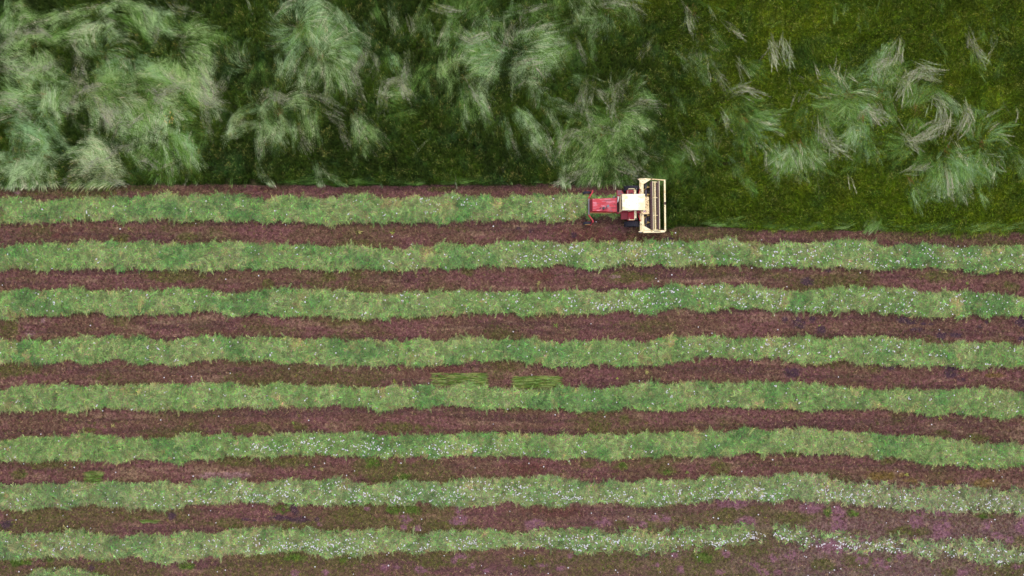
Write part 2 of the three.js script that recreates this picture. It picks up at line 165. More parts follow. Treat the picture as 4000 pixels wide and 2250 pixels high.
// patches of other soil or moss: x, z, half sizes, kind (0 dark mud, 1 violet soil, 2 olive moss, 3 red-brown litter, 4 pale soil, 5 green clover, 6 ochre moss)
const PATCHES = [
  [-34.92,-4.61,0.28,0.17,3],[-35.69,-4.14,0.39,0.2,3],[-32.93,-4.86,0.33,0.2,3],[-32.6,-4.63,0.22,0.11,3],[-38.67,-7.84,0.88,0.22,3],
  [-37.68,3.54,0.44,0.2,4],[-36.69,2.54,0.28,0.22,4],[-38.67,-7.4,0.28,0.2,4],[-38.9,6.41,1.99,0.66,2],[-39.34,3.21,0.88,0.88,2],
  [-30.61,-3.86,0.77,0.33,2],[-28.96,-7.73,1.33,0.22,2],[-26.2,-0.88,2.21,0.44,2],[-25.31,-3.97,0.66,0.28,2],[-5.2,6.3,1.55,0.44,3],
  [-0.67,6.19,1.1,0.44,3],[-19.34,-7.73,0.99,0.2,3],[-14.48,6.85,0.66,0.44,3],[-19.12,-0.27,0.44,0.44,2],[-18.67,3.87,0.22,0.2,2],
  [-14.26,-0.77,0.66,0.44,2],[-12.27,-0.99,0.55,0.44,2],[-11.61,2.54,0.66,0.33,2],[-7.52,2.27,0.99,0.22,2],[-3.43,-1.32,0.66,0.33,2],
  [-5.64,-7.73,1.21,0.2,2],[0.44,-4.66,0.15,0.11,0],[1.44,-4.41,0.15,0.11,0],[4.8,-4.14,0.27,0.2,0],[12.26,-3.88,0.35,0.13,0],[8.06,-0.9,0.44,0.15,4],
  [2.54,-0.88,0.99,0.33,3],[5.74,-4.08,2.21,0.66,3],[9.94,-3.86,2.76,0.44,3],[8.83,-0.88,1.55,0.55,2],[10.49,-0.77,0.66,0.33,2],
  [23.09,-0.44,0.38,0.31,0],[24.69,-1.38,0.24,0.13,0],[21.33,2.49,0.24,0.15,0],[22.26,2.71,0.42,0.31,0],[23.48,2.49,0.22,0.2,0],
  [24.25,3.26,0.31,0.24,0],[30.44,2.54,0.4,0.2,0],[31.15,2.68,0.38,0.15,0],[32.15,2.73,0.22,0.1,0],[32.78,2.87,0.18,0.09,0],[31.54,3.21,0.42,0.13,0],
  [33.53,3.7,0.27,0.27,0],[34.74,3.73,0.4,0.15,0],[36.62,2.99,0.2,0.13,0],[39.77,2.65,0.38,0.42,0],[39.88,3.98,0.31,0.18,0],[21.88,6.63,0.44,0.22,0],
  [29.39,6.06,0.49,0.24,0],[34.25,6.3,0.49,0.33,0],[34.96,7.18,0.29,0.13,0],[37.06,2.6,0.15,0.18,0],[33.25,-0.88,1.77,0.44,2],[39.0,-0.11,0.66,0.44,2],
  [-39.67,18.37,0.44,0.29,0],[-26.53,17.76,0.29,0.29,0],[-32.82,21.85,0.18,0.18,0],[-20.67,18.04,0.29,0.1,0],[-20.12,18.18,0.2,0.1,0],
  [-21.78,14.67,1.21,0.39,4],[-23.66,14.62,0.99,0.29,4],[-36.36,13.79,1.99,0.33,2],[-21.45,13.46,1.77,0.5,2],[-21.0,11.03,1.21,0.39,2],
  [-37.24,17.65,2.43,0.66,2],[-38.34,14.45,0.77,0.44,2],[-21.89,18.43,1.66,0.44,2],[-38.9,21.3,1.1,0.28,2],[-33.15,11.14,0.66,0.22,2],
  [-37.96,14.56,0.22,0.11,5],[-38.23,21.41,0.99,0.29,5],[-36.13,21.24,0.44,0.17,5],[-31.83,21.24,0.44,0.15,5],[-25.31,21.8,0.66,0.31,5],
  [-16.96,17.27,0.29,0.4,0],[-18.34,17.96,0.66,0.18,0],[-16.58,18.1,0.55,0.22,0],[-17.63,17.96,0.33,0.11,0],[-15.25,18.12,0.2,0.15,0],
  [-11.33,17.21,0.27,0.15,1],[-8.24,18.04,0.38,0.29,1],[-8.51,18.7,0.22,0.24,1],[-7.36,18.78,0.35,0.22,1],[-4.1,18.21,0.71,0.33,1],
  [-4.21,17.21,0.29,0.33,1],[-3.88,20.97,0.44,0.2,1],[-4.48,21.24,0.24,0.22,1],[-10.01,21.8,0.29,0.29,1],[-8.96,21.85,0.24,0.15,1],
  [-7.19,21.96,0.55,0.22,1],[-17.02,22.24,0.33,0.22,1],[-14.59,22.24,0.24,0.18,1],[-3.16,21.74,0.2,0.18,1],[-2.11,22.13,0.33,0.13,1],
  [-14.98,18.43,0.22,0.15,1],[-18.73,18.54,0.22,0.09,1],[-10.61,13.9,1.99,0.99,2],[-17.79,13.57,2.21,0.44,2],[-8.96,10.92,2.43,0.39,2],
  [-16.69,10.86,0.66,0.33,2],[-18.01,18.54,1.77,0.39,2],[-12.27,17.65,1.55,0.66,2],[-5.42,18.54,0.99,0.44,2],[-18.45,21.08,1.66,0.55,2],
  [-13.37,21.41,1.33,0.66,2],[-5.86,21.3,1.55,0.55,2],[-20.0,10.92,1.33,0.44,2],[-10.94,13.57,0.55,0.33,5],[-8.51,14.73,0.77,0.22,5],
  [-8.96,17.27,0.99,0.33,5],[-7.85,17.27,0.66,0.33,5],[-16.91,20.97,0.88,0.33,5],[-13.15,21.19,0.33,0.22,5],[-18.01,17.21,0.66,0.39,5],
  [1.66,18.54,0.77,0.4,1],[7.18,18.32,0.55,0.29,1],[9.39,18.1,0.27,0.18,1],[10.22,18.48,0.33,0.22,1],[11.93,17.99,0.38,0.29,1],
  [11.04,17.99,0.33,0.22,1],[17.23,16.77,0.99,0.44,1],[18.33,18.32,0.66,0.4,1],[3.75,21.91,0.44,0.24,1],[4.53,20.86,0.2,0.18,1],
  [12.7,20.69,0.24,0.29,1],[13.14,22.07,0.27,0.27,1],[11.37,21.63,0.15,0.18,1],[18.88,21.63,0.38,0.22,1],[19.6,22.13,0.44,0.27,1],
  [2.32,21.63,0.44,0.15,1],[0.66,20.86,0.22,0.13,1],[1.44,21.74,0.15,0.11,1],[16.34,22.18,0.33,0.18,1],[16.68,20.75,0.24,0.22,1],
  [11.93,14.23,0.99,0.44,2],[8.5,13.9,0.66,0.33,2],[6.63,10.92,0.66,0.44,2],[8.83,10.37,0.44,0.44,2],[16.79,17.76,0.77,0.55,2],[10.6,18.43,0.55,0.44,2],
  [8.39,18.54,0.55,0.33,2],[15.46,20.97,1.33,0.66,2],[16.34,14.12,1.1,0.55,2],[1.1,21.3,1.33,0.55,2],[18.22,20.41,1.66,0.55,2],[5.96,13.68,0.66,0.33,2],
  [12.15,14.45,0.44,0.15,5],[8.72,13.84,0.33,0.22,5],[14.91,20.97,0.66,0.44,5],[1.33,14.12,1.44,0.55,3],[3.31,17.54,2.21,0.44,3],
  [21.93,6.61,0.44,0.33,0],[34.25,6.67,0.44,0.33,0],[34.96,7.18,0.29,0.13,0],[25.41,17.54,0.44,0.66,1],[25.52,18.54,0.55,0.55,1],
  [23.53,17.1,0.99,0.44,1],[33.58,17.54,0.99,0.33,1],[33.47,18.76,0.77,0.66,1],[32.15,17.43,0.77,0.27,1],[37.12,18.54,0.38,0.55,1],
  [37.89,19.42,0.55,0.22,1],[38.88,19.64,0.44,0.29,1],[30.38,20.97,0.33,0.33,1],[28.61,21.41,0.4,0.33,1],[29.39,21.85,0.27,0.22,1],
  [20.66,22.18,0.33,0.22,1],[39.44,21.74,0.44,0.22,1],[27.29,21.3,0.44,0.27,1],[39.88,18.65,0.66,0.55,1],[31.6,18.21,0.55,0.44,1],
  [21.66,20.86,0.66,0.33,1],[20.33,21.08,0.33,0.44,1],[35.02,22.29,0.4,0.22,1],[25.96,20.19,2.21,0.66,1],[21.88,18.1,1.21,0.5,2],
  [27.73,16.44,1.77,0.44,2],[27.07,21.3,1.33,0.55,2],[33.69,11.36,0.66,0.33,2],[36.34,11.69,0.88,0.33,2],[37.12,17.76,0.99,0.33,2],
  [38.77,21.96,1.77,0.55,2],[31.04,18.98,1.55,0.44,2],[22.21,13.02,0.66,0.33,2],[24.42,21.63,0.99,0.44,2],[29.5,13.57,0.77,0.28,2],
  [34.36,22.18,0.77,0.28,2],[24.64,17.38,0.29,0.44,5],[26.63,17.54,0.44,0.29,5],[31.6,17.71,0.22,0.18,5],[37.12,17.87,0.55,0.22,5],
  [29.28,21.19,0.22,0.15,5],[28.83,14.67,1.77,0.31,6],[36.9,15.22,0.88,0.33,6],[31.04,15.0,0.88,0.22,6],[34.14,15.11,0.66,0.17,6],
  [37.67,6.85,0.66,0.22,6],
];
const WEEDS = [
  [-29.9,-4.65],[-20.88,2.98],[-11.87,-4.39],[-11.54,2.54],[-8.84,6.29],[-13.58,6.57],[-9.33,-4.3],[3.42,2.93],[10.48,6.51],[8.22,7.04],[12.47,-4.3],
  [2.1,-0.38],[24.01,2.93],[35.54,-0.38],[33.83,-1.27],[37.86,-1.15],[-34.78,10.25],[-31.14,10.74],[-31.85,21.22],[-17.06,10.52],[-14.85,14.11],
  [-9.17,7.27],[-16.01,13.78],[-6.58,14.44],[5.96,11.02],[13.68,14.38],[10.54,6.6],[30.79,14.55],[26.6,17.53],[24.62,17.36],[33.39,10.14],
];
const MISSED = [
  [-4.09,7.15,2.15,0.5],[1.94,7.33,1.85,0.46],[-32.64,14.81,0.68,0.5],[-28.25,18.19,0.7,0.12],
];
// ---------------------------------------------------------------- plan of the field
const XM = 46, ZM = 26.5;
function polyZ(pts, x) { for (let i = 1; i < pts.length; i++) if (x <= pts[i][0]) { const [a, b] = [pts[i - 1], pts[i]]; return a[1] + (b[1] - a[1]) * clamp((x - a[0]) / Math.max(1e-6, b[0] - a[0])); } return pts[pts.length - 1][1]; }
const cutEdge = x => polyZ(EDGE, x) + (fbm(x * 1.3, 3.3, 3) - 0.5) * 0.25;
// rows as functions of x, run on past both ends where the windrow leaves the picture
const rows = ROWS.map((flat, i) => {
  const north = [], south = [], n = flat.length ;
  for (let k = 0; k < n; k += 3) { north.push([flat[k], flat[k + 1]]); south.push([flat[k], flat[k + 2]]); }
  const x0 = i === 8 ? north[0][0] : -XM, x1 = i === 0 ? 9.6 : i === 8 ? north[north.length - 1][0] : XM;
  const wob = (x, s) => (fbm(x * 0.55, s * 7.7 + i * 31, 2) - 0.5) * 0.6 + (fbm(x * 1.7, s * 3.1 + i * 17, 3) - 0.5) * 0.55;
  return { x0, x1, n: x => polyZ(north, x) + wob(x, 1), s: x => polyZ(south, x) + wob(x, 2) };
});
const CELL = 0.1, GW = Math.round(2 * XM / CELL), GH = Math.round(2 * ZM / CELL);
const cellOf = (x, z) => { const i = Math.floor((x + XM) / CELL), j = Math.floor((z + ZM) / CELL); return i < 0 || j < 0 || i >= GW || j >= GH ? -1 : j * GW + i; };
const inRow = new Uint8Array(GW * GH);
rows.forEach((r, k) => { for (let x = r.x0; x < r.x1; x += CELL * 0.9) { const a = r.n(x), b = r.s(x); for (let z = a; z < b; z += CELL * 0.9) { const c = cellOf(x, z); if (c >= 0) inRow[c] = k + 1; } } });
// soil and moss patches with ragged outlines, one weight per kind
const KINDS = 7, soil = Array.from({ length: KINDS }, () => new Float32Array(GW * GH));
for (const [cx, cz, rx0, rz0, kind] of PATCHES) {
  const grow = kind === 0 ? 1.3 : kind === 1 ? 1.15 : 1, rx = rx0 * grow, rz = rz0 * grow;
  const R = 1.7;
  for (let z = cz - rz * R; z < cz + rz * R; z += CELL) for (let x = cx - rx * R; x < cx + rx * R; x += CELL) {
    const c = cellOf(x, z); if (c < 0) continue;
    const d = Math.hypot((x - cx) / rx, (z - cz) / rz) + (fbm(x * 2.2 + kind * 9, z * 2.2, 3) - 0.5) * 1.3;
    soil[kind][c] = Math.max(soil[kind][c], 1 - step(0.65, 1.25, d));
  }
}
const soilAt = (k, x, z) => { const c = cellOf(x, z); return c < 0 ? 0 : soil[k][c]; };
const mossAt = (x, z) => { const low = step(12, 21, z); return clamp(step(0.52 - 0.18 * low, 0.72 - 0.16 * low, fbm(x * 0.16 + 3, z * 0.4 + 8, 4)) * 0.8 + soilAt(2, x, z)); };

// ---------------------------------------------------------------- ground
{
  const TW = 96, TH = 54, W = 2048, H = 1152, data = new Uint8Array(W * H * 4);
  const maroon = RGB(112, 73, 75), brown = RGB(102, 75, 62), dark = RGB(70, 46, 50), straw = RGB(170, 142, 116), olive = RGB(84, 80, 40), green = RGB(84, 108, 36), mud = RGB(58, 37, 53), violet = RGB(126, 84, 104), pale = RGB(150, 116, 120), ochre = RGB(116, 96, 40), dusk = RGB(112, 98, 94), litter = RGB(92, 50, 46), under = RGB(58, 62, 30);
  const enc = c => { c = clamp(c); return 255 * (c <= 0.0031308 ? c * 12.92 : 1.055 * c ** (1 / 2.4) - 0.055); };
  for (let j = 0; j < H; j++) for (let i = 0; i < W; i++) {
    const x = (i + 0.5) / W * TW - TW / 2, z = (j + 0.5) / H * TH - TH / 2, o = (j * W + i) * 4;
    let c;
    const g = hash(i, j), g2 = hash(i * 3 + 7, j * 5 + 1);
    if (z < cutEdge(x) - 0.1) c = mix3(under, brown, 0.5 * vnoise(x * 1.5, z * 1.5));
    else {
      const n1 = fbm(x * 0.5, z * 0.9, 4), streak = fbm(x * 0.12, z * 2.6 + 40, 3), far = step(14, 20, z) * step(-5, 26, x);
      c = mix3(maroon, brown, step(0.35, 0.65, n1)); c = mix3(c, dark, step(0.5, 0.7, streak) * 0.6); c = mix3(c, straw, step(0.6, 0.8, fbm(x * 0.3 + 50, z * 1.9, 3)) * 0.35);
      c = mix3(c, dusk, far * 0.55);
      c = mix3(c, litter, soilAt(3, x, z) * 0.7); c = mix3(c, olive, mossAt(x, z) * 0.75); c = mix3(c, ochre, soilAt(6, x, z) * 0.6); c = mix3(c, green, soilAt(5, x, z) * 0.7);
      c = mix3(c, violet, soilAt(1, x, z) * 0.8); c = mix3(c, pale, soilAt(4, x, z) * 0.8); c = mix3(c, mud, soilAt(0, x, z) * 0.9);
      const fleck = g2 < 0.12 ? 0.5 : 0; c = mix3(c, straw, fleck * g);
    }
    const k = 0.4 + 1.2 * g;
    data[o] = enc(c[0] * k); data[o + 1] = enc(c[1] * k); data[o + 2] = enc(c[2] * k); data[o + 3] = 255;
  }
  const t = new THREE.DataTexture(data, W, H); t.colorSpace = THREE.SRGBColorSpace; t.magFilter = THREE.LinearFilter; t.wrapS = t.wrapT = THREE.MirroredRepeatWrapping; t.needsUpdate = true;
  const S = 260, geo = new THREE.BufferGeometry();
  geo.setAttribute('position', new THREE.Float32BufferAttribute([-S, 0, -S, -S, 0, S, S, 0, S, S, 0, -S], 3));
  geo.setAttribute('normal', new THREE.Float32BufferAttribute([0, 1, 0, 0, 1, 0, 0, 1, 0, 0, 1, 0], 3));
  geo.setAttribute('uv', new THREE.Float32BufferAttribute([[-S, -S], [-S, S], [S, S], [S, -S]].flatMap(([x, z]) => [(x + TW / 2) / TW, (z + TH / 2) / TH]), 2));
  geo.setIndex([0, 1, 2, 0, 2, 3]);
  const m = new THREE.Mesh(geo, new THREE.MeshStandardMaterial({ map: t, roughness: 1 })); m.name = 'ground'; m.receiveShadow = true;
  tag(m, 'red-brown mown field ground with moss and mud patches', 'ground', 'structure'); scene.add(m);
}

// ---------------------------------------------------------------- blades
class Blades {
  constructor() { this.p = []; this.c = []; }
  tri(a, b, c, col) { this.p.push(...a, ...b, ...c); for (let k = 0; k < 3; k++) this.c.push(...col); }
  // flat ribbon through pts; side = unit vector across it
  ribbon(pts, side, widths, cols) {
    const L = pts.map((p, i) => p.map((v, k) => v - side[k] * widths[i] / 2)), R = pts.map((p, i) => p.map((v, k) => v + side[k] * widths[i] / 2));
    for (let i = 0; i + 1 < pts.length; i++) { const c = cols[i]; this.tri(L[i], R[i], R[i + 1], c); if (widths[i + 1] > 0) this.tri(L[i], R[i + 1], L[i + 1], c); }
  }
  build() {
    const g = new THREE.BufferGeometry();
    g.setAttribute('position', new THREE.Float32BufferAttribute(this.p, 3)); g.setAttribute('color', new THREE.Float32BufferAttribute(this.c, 3)); g.computeVertexNormals(); return g;
  }
}
const tint = (v = 0.15) => { const k = 1 + rr(-v, v); return [k * (1 + rr(-0.06, 0.06)), k, k * (1 + rr(-0.1, 0.1))]; };
const HEAD = [1.75, 1.25, 1.6];
function uprightTuft(n, hgt) {
  const b = new Blades();
  for (let k = 0; k < n; k++) {
    const a = rr(0, 6.283), r0 = rr(0, 0.1), h = hgt * rr(0.7, 1.1), out = rr(0.08, 0.42) * h, w = rr(0.008, 0.015), t = tint(0.4), ca = Math.cos(a), sa = Math.sin(a), tw = a + 1.57 + rr(-0.6, 0.6);
    const pts = [0, 0.4, 0.75, 1].map(s => [ca * (r0 + out * s * s), h * s * (1 - 0.25 * s * s * out / h), sa * (r0 + out * s * s)]);
    b.ribbon(pts, [Math.cos(tw), 0, Math.sin(tw)], [w, w, w * 0.8, 0], [t, t, t]);
  }
  for (let k = 0; k < 2; k++) { // flowering stems
    const a = rr(0, 6.283), h = hgt * rr(1.0, 1.2), out = rr(0.05, 0.25), ca = Math.cos(a), sa = Math.sin(a), hd = [1.35, 1.25, 1.3].map(v => v * rr(0.8, 1.1)), t = tint();
    b.ribbon([[0, 0, 0], [ca * out * 0.5, h * 0.82, sa * out * 0.5], [ca * out * 0.8, h * 0.93, sa * out * 0.8], [ca * out * 1.2, h, sa * out * 1.2]], [-sa, 0, ca], [0.005, 0.005, 0.022, 0.004], [t, hd, hd]);
  }
  return b.build();
}
function lodgedLock(n, len, bend, heads, HD = HEAD) {
  const b = new Blades();
  for (let k = 0; k < n; k++) {
    const L = len * rr(0.7, 1.15), x0 = rr(-0.3, 0.2), z0 = rr(-0.08, 0.08), y0 = rr(0, 0.1), rise = rr(0.03, 0.14), cv = bend + rr(-0.14, 0.14), w = rr(0.007, 0.017), t = tint(0.42);
    const at = s => [x0 + L * s, y0 + rise * Math.sin(Math.min(1, s * 1.3) * 2.2), z0 + cv * L * s * s + 0.02 * Math.sin(s * 7 + k)];
    b.ribbon([0, 0.25, 0.5, 0.78].map(at), [0, rr(-0.4, 0.4), 1], [w, w, w, w * 0.7], [t, t, t]);
    if (rnd() < heads) { const hd = HD.map(v => v * rr(0.75, 1.1)); b.ribbon([0.74, 0.9, 1.02].map(at), [0, rr(-0.4, 0.4), 1], [0.01, 0.03, 0.006], [hd, hd]); }
    else b.ribbon([0.76, 1.0].map(at), [0, rr(-0.4, 0.4), 1], [w * 0.8, 0], [t]);
  }
  return b.build();
}
function tangle(n, len) { // cut stems lying every way
  const b = new Blades();
  for (let k = 0; k < n; k++) {
    const a = rr(0, 6.283), L = len * rr(0.5, 1.2), cv = rr(-0.5, 0.5), cx = rr(-0.16, 0.16), cz = rr(-0.16, 0.16), y = rr(0, 0.07), tip = rr(-0.03, 0.07), big = rnd() < 0.3, w = big ? rr(0.03, 0.05) : rr(0.01, 0.022), t = tint(0.3).map(v => v * (big ? (rnd() < 0.5 ? 0.6 : 1.32) : rr(0.65, 1.25)));
    if (!big && rnd() < 0.16) { t[0] *= 1.16; t[1] *= 1.06; }
    const ca = Math.cos(a), sa = Math.sin(a), at = s => { const u = L * (s - 0.5), v = cv * L * (s - 0.5) * (s - 0.5) * 2; return [cx + u * ca - v * sa, y + tip * Math.sin(s * 3.1), cz + u * sa + v * ca]; };
    b.ribbon([0, 0.33, 0.66, 1].map(at), [-sa, rr(-0.5, 0.5), ca], [w, w, w, w * 0.4], [t, t, t]);
  }
  return b.build();
}
function stubbleTuft(n, h) {
  const b = new Blades();
  for (let k = 0; k < n; k++) {
    const a = rr(0, 6.283), r = rr(0, 0.09), x = Math.cos(a) * r, z = Math.sin(a) * r, hh = h * rr(0.4, 1.2), lx = rr(-0.07, 0.07), lz = rr(-0.07, 0.07), tw = rr(0, 6.283), w = rr(0.009, 0.02), t = tint(0.45);
    b.ribbon([[x, 0, z], [x + lx * 0.5, hh * 0.6, z + lz * 0.5], [x + lx, hh, z + lz]], [Math.cos(tw), 0, Math.sin(tw)], [w, w, w * 0.6], [t, t]);
  }
  return b.build();
}
// copies of a few shapes, spread over an object
const Q = new THREE.Quaternion(), Q2 = new THREE.Quaternion(), V = new THREE.Vector3(), SC = new THREE.Vector3(), MX = new THREE.Matrix4(), UPV = new THREE.Vector3(0, 1, 0), AX = new THREE.Vector3();
class Scatter {
  constructor(shapes, material) { this.shapes = shapes; this.material = material; this.m = shapes.map(() => []); this.c = shapes.map(() => []); }
  add(k, x, y, z, yaw, scale, color, tilt = 0, bearing = 0, sy = 1) {
    Q.setFromAxisAngle(UPV, yaw);
    if (tilt) { AX.set(Math.sin(bearing), 0, -Math.cos(bearing)); Q2.setFromAxisAngle(AX, -tilt); Q.premultiply(Q2); }
    MX.compose(V.set(x, y, z), Q, SC.set(scale, scale * sy, scale)); this.m[k].push(...MX.elements); this.c[k].push(color[0], color[1], color[2]);
  }
  into(parent, name) {
    this.shapes.forEach((g, k) => {
      const n = this.c[k].length / 3; if (!n) return;
      const im = new THREE.InstancedMesh(g, this.material, n); im.instanceMatrix.array.set(this.m[k]); im.instanceColor = new THREE.InstancedBufferAttribute(new Float32Array(this.c[k]), 3);
      im.name = name; im.userData.kind = 'stuff'; im.castShadow = im.receiveShadow = true; parent.add(im);
    });
  }
}
const leafMat = new THREE.MeshPhysicalMaterial({ vertexColors: true, roughness: 0.7, specularIntensity: 0.6, side: THREE.DoubleSide });
const dryMat = new THREE.MeshStandardMaterial({ vertexColors: true, roughness: 0.9, side: THREE.DoubleSide });
const top = (name, label, category, kind, group) => { const o = new THREE.Group(); o.name = name; tag(o, label, category, kind, group); scene.add(o); return o; };

// ---------------------------------------------------------------- lodged grass
const PALE = RGB(152, 172, 126), PALE2 = RGB(134, 162, 96), FRESH = RGB(84, 126, 42), STRAW = RGB(184, 182, 150), ROOT = RGB(150, 92, 62), SAGE = RGB(122, 154, 104);
const cover = new Float32Array(GW * GH);
{
  const S = new Scatter([lodgedLock(7, 1.05, 0, 0.22), lodgedLock(7, 1.05, 0.24, 0.22), lodgedLock(7, 1.05, -0.24, 0.22), lodgedLock(6, 1.0, 0, 0.5, [1.2, 1.02, 1.1]), lodgedLock(7, 1.0, 0, 0.1)], leafMat);
  const lock = (x, z, bearing, tone, bend, col, y) => {
    if (z > cutEdge(x + Math.cos(bearing) * 0.7) - 0.15 - 0.45 * Math.max(0, Math.sin(bearing)) || Math.abs(x) > XM || z < -ZM) return false;
    if (x > 10.1 && x < 12.2 && z > -8.5) return false;
    const k = tone === 2 ? 3 : tone === 0 && rnd() < 0.6 ? 4 : bend > 0.1 ? 1 : bend < -0.1 ? 2 : 0, j = rr(0.88, 1.12);
    S.add(k, x, y, z, -bearing, rr(0.75, 1.15), [col[0] * j, col[1] * j, col[2] * j], rr(-0.1, 0.14), bearing);
    for (let s = 0; s < 1; s += 0.25) { const c = cellOf(x + Math.cos(bearing) * s, z + Math.sin(bearing) * s); if (c >= 0) cover[c] += 0.3; }
    return true;
  };
  // a strand: stems that fell together, one hue, following the lie of the grass
  const strand = (x, z, dir, tone, n) => {
    const hue = fbm(x * 0.35 + 5, z * 0.35, 3), u = rnd(), ea = step(-4, 12, x), wild = 0.045 + 0.06 * ea; let col;
    if (tone === 2) col = mix3(PALE, STRAW, rr(0, 0.85)); else if (tone === 0) col = mix3(FRESH, PALE2, u < 0.6 ? rr(0, 0.3) : rr(0.3, 0.9));
    else col = u < 0.2 + 0.1 * step(-20, -10, x) + 0.3 * step(0, 14, x) ? mix3(FRESH, PALE2, rr(0, 0.6)) : u < 0.9 ? mix3(mix3(PALE2, PALE, step(0.3, 0.6, hue)), SAGE, step(0.5, 0.75, fbm(x * 0.25 + 31, z * 0.25, 2))) : mix3(PALE, STRAW, rr(0.3, 1));
    const k = tone === 2 ? rr(0.6, 1.2) : rr(0.42, 1.3) + (rnd() < 0.12 ? 0.25 : 0) - 0.12 * ea + 0.1 * step(-12, -22, x); col = col.map(v => v * k);
    const y0 = (tone === 2 ? 0.22 : 0.06) + 0.28 * clamp((k - 0.5) / 0.8);
    for (let q = 0; q < n; q++) { const [b, bend] = dir(x, z); if (q && tone === 1 && rnd() < 0.03) break; if (!lock(x + gauss() * wild, z + gauss() * wild, b + gauss() * wild * 2, tone, bend, col, y0 + rr(-0.04, 0.06))) return; x += Math.cos(b) * 0.42; z += Math.sin(b) * 0.42; }
  };
  const wind = (x, z) => (fbm(x * 0.32, z * 0.32 + 60, 3) - 0.5);
  for (const [cx, cz, rx, rz, ang, tone, dens] of MATS) {
    const n = Math.round(Math.PI * rx * rz * (cx < -20 ? 44 : 42) * dens);
    for (let k = 0; k < n; k++) {
      const a = rr(0, 6.283), r = Math.sqrt(rnd()), x = cx + Math.cos(a) * r * rx, z = cz + Math.sin(a) * r * rz;
      if (fbm(x * 0.9, z * 0.9 + 30, 3) < 0.32 + 0.25 * r) continue;
      strand(x, z, (px, pz) => [ang * D2R + wind(px, pz) * (cx < -18 ? 4 : 2), wind(px + 1, pz) * 1.2], tone === 1 && vnoise(x * 0.7 + 9, z * 0.7) < 0.25 ? 0 : tone, 5);
    }
  }
  for (const [cx, cz, R, a0, a1, curl, tone, dens] of FANS) {
    const n = Math.round(R * R * (a1 - a0) * D2R / 2 * (48 - 6 * step(-20, -8, cx) - 8 * step(0, 14, cx)) * dens) + 6;
    for (let k = 0; k < n; k++) {
      const a = rr(a0, a1) * D2R, r = R * Math.sqrt(rnd()) * (0.6 + 0.6 * vnoise(a * 2.4 + cx, cz)) * 0.8, x = cx + Math.cos(a) * r, z = cz + Math.sin(a) * r;
      if (fbm(x * 0.8 + 3, z * 0.8, 3) < 0.22 + (0.28 + 0.1 * step(-20, -8, cx)) * r / R) continue;
      strand(x, z, (px, pz) => { const q = Math.hypot(px - cx, pz - cz); return [Math.atan2(pz - cz, px - cx) + curl * q / R * 1.4, curl]; }, tone, 2 + Math.floor(rr(0, 3)));
    }
    if (tone) for (let k = 0; k < 9; k++) { const a = rr(a0, a1) * D2R; S.add(4, cx + rr(-0.3, 0.3), rr(0.4, 0.5), cz + rr(-0.4, 0.4), -a, rr(0.3, 0.5), mix3(ROOT, FRESH, rr(0, 0.5)), 0.1, a); }
  }
  for (const s of STROKES) {
    const [w, tone] = s, p = []; for (let k = 2; k < s.length; k += 2) p.push([s[k], s[k + 1]]);
    const curve = p.length > 2 ? new THREE.CatmullRomCurve3(p.map(q => new THREE.Vector3(q[0], 0, q[1]))) : new THREE.LineCurve3(new THREE.Vector3(p[0][0], 0, p[0][1]), new THREE.Vector3(p[1][0], 0, p[1][1]));
    const L = curve.getLength(), n = Math.round(L * w * 2 * (tone === 2 ? (p[0][0] < 0 ? 19 : 13) : 44)) + 4;
    for (let k = 0; k < n; k++) {
      let t = rr(-0.1, 0.95), off = gauss() * w * (tone === 2 ? 0.85 : 0.62); const T = v => clamp(v, 0, 1), q0 = curve.getPointAt(T(t)), d0 = curve.getTangentAt(T(t));
      strand(q0.x - d0.z * off - d0.x * 0.4, q0.z + d0.x * off - d0.z * 0.4, () => { const d = curve.getTangentAt(T(t)), d2 = curve.getTangentAt(T(t + 0.9 / L)), turn = Math.atan2(d.x * d2.z - d.z * d2.x, d.x * d2.x + d.z * d2.z); t += 0.42 / L; return [Math.atan2(d.z, d.x), turn * 0.5]; }, tone, 3);
    }
  }
  // odd strands that sagged out of the standing crop
  for (let k = 0; k < 1500; k++) { const x = rr(-44, 40), z = rr(-23, -8.2); if (fbm(x * 0.35 + 13, z * 0.35, 3) < 0.45 + 0.06 * step(12, 26, x)) continue; const b0 = (88 + gauss() * 26) * D2R; strand(x, z, () => [b0 + wind(x, z) * 1.5, 0], rnd() < 0.62 ? 0 : rnd() < 0.8 ? 1 : 2, 2); }
  // stems pushed over along the fresh cut
  for (let x = -18; x < XM; x += 0.08) { if (x > 8 && x < 13) continue; if (fbm(x * 0.8, 5.5, 2) < 0.42) continue; strand(x, cutEdge(x) - rr(0.15, 0.5), () => [rr(-0.2, 0.15), 0], 0, 2); }
  const o = top('lodged_grass', 'pale green flattened grass swirling through the standing crop', 'grass', 'stuff'); S.into(o, 'lodged_stems');
  console.log('lodged', S.c.map(c => c.length / 3).join(' '));
}

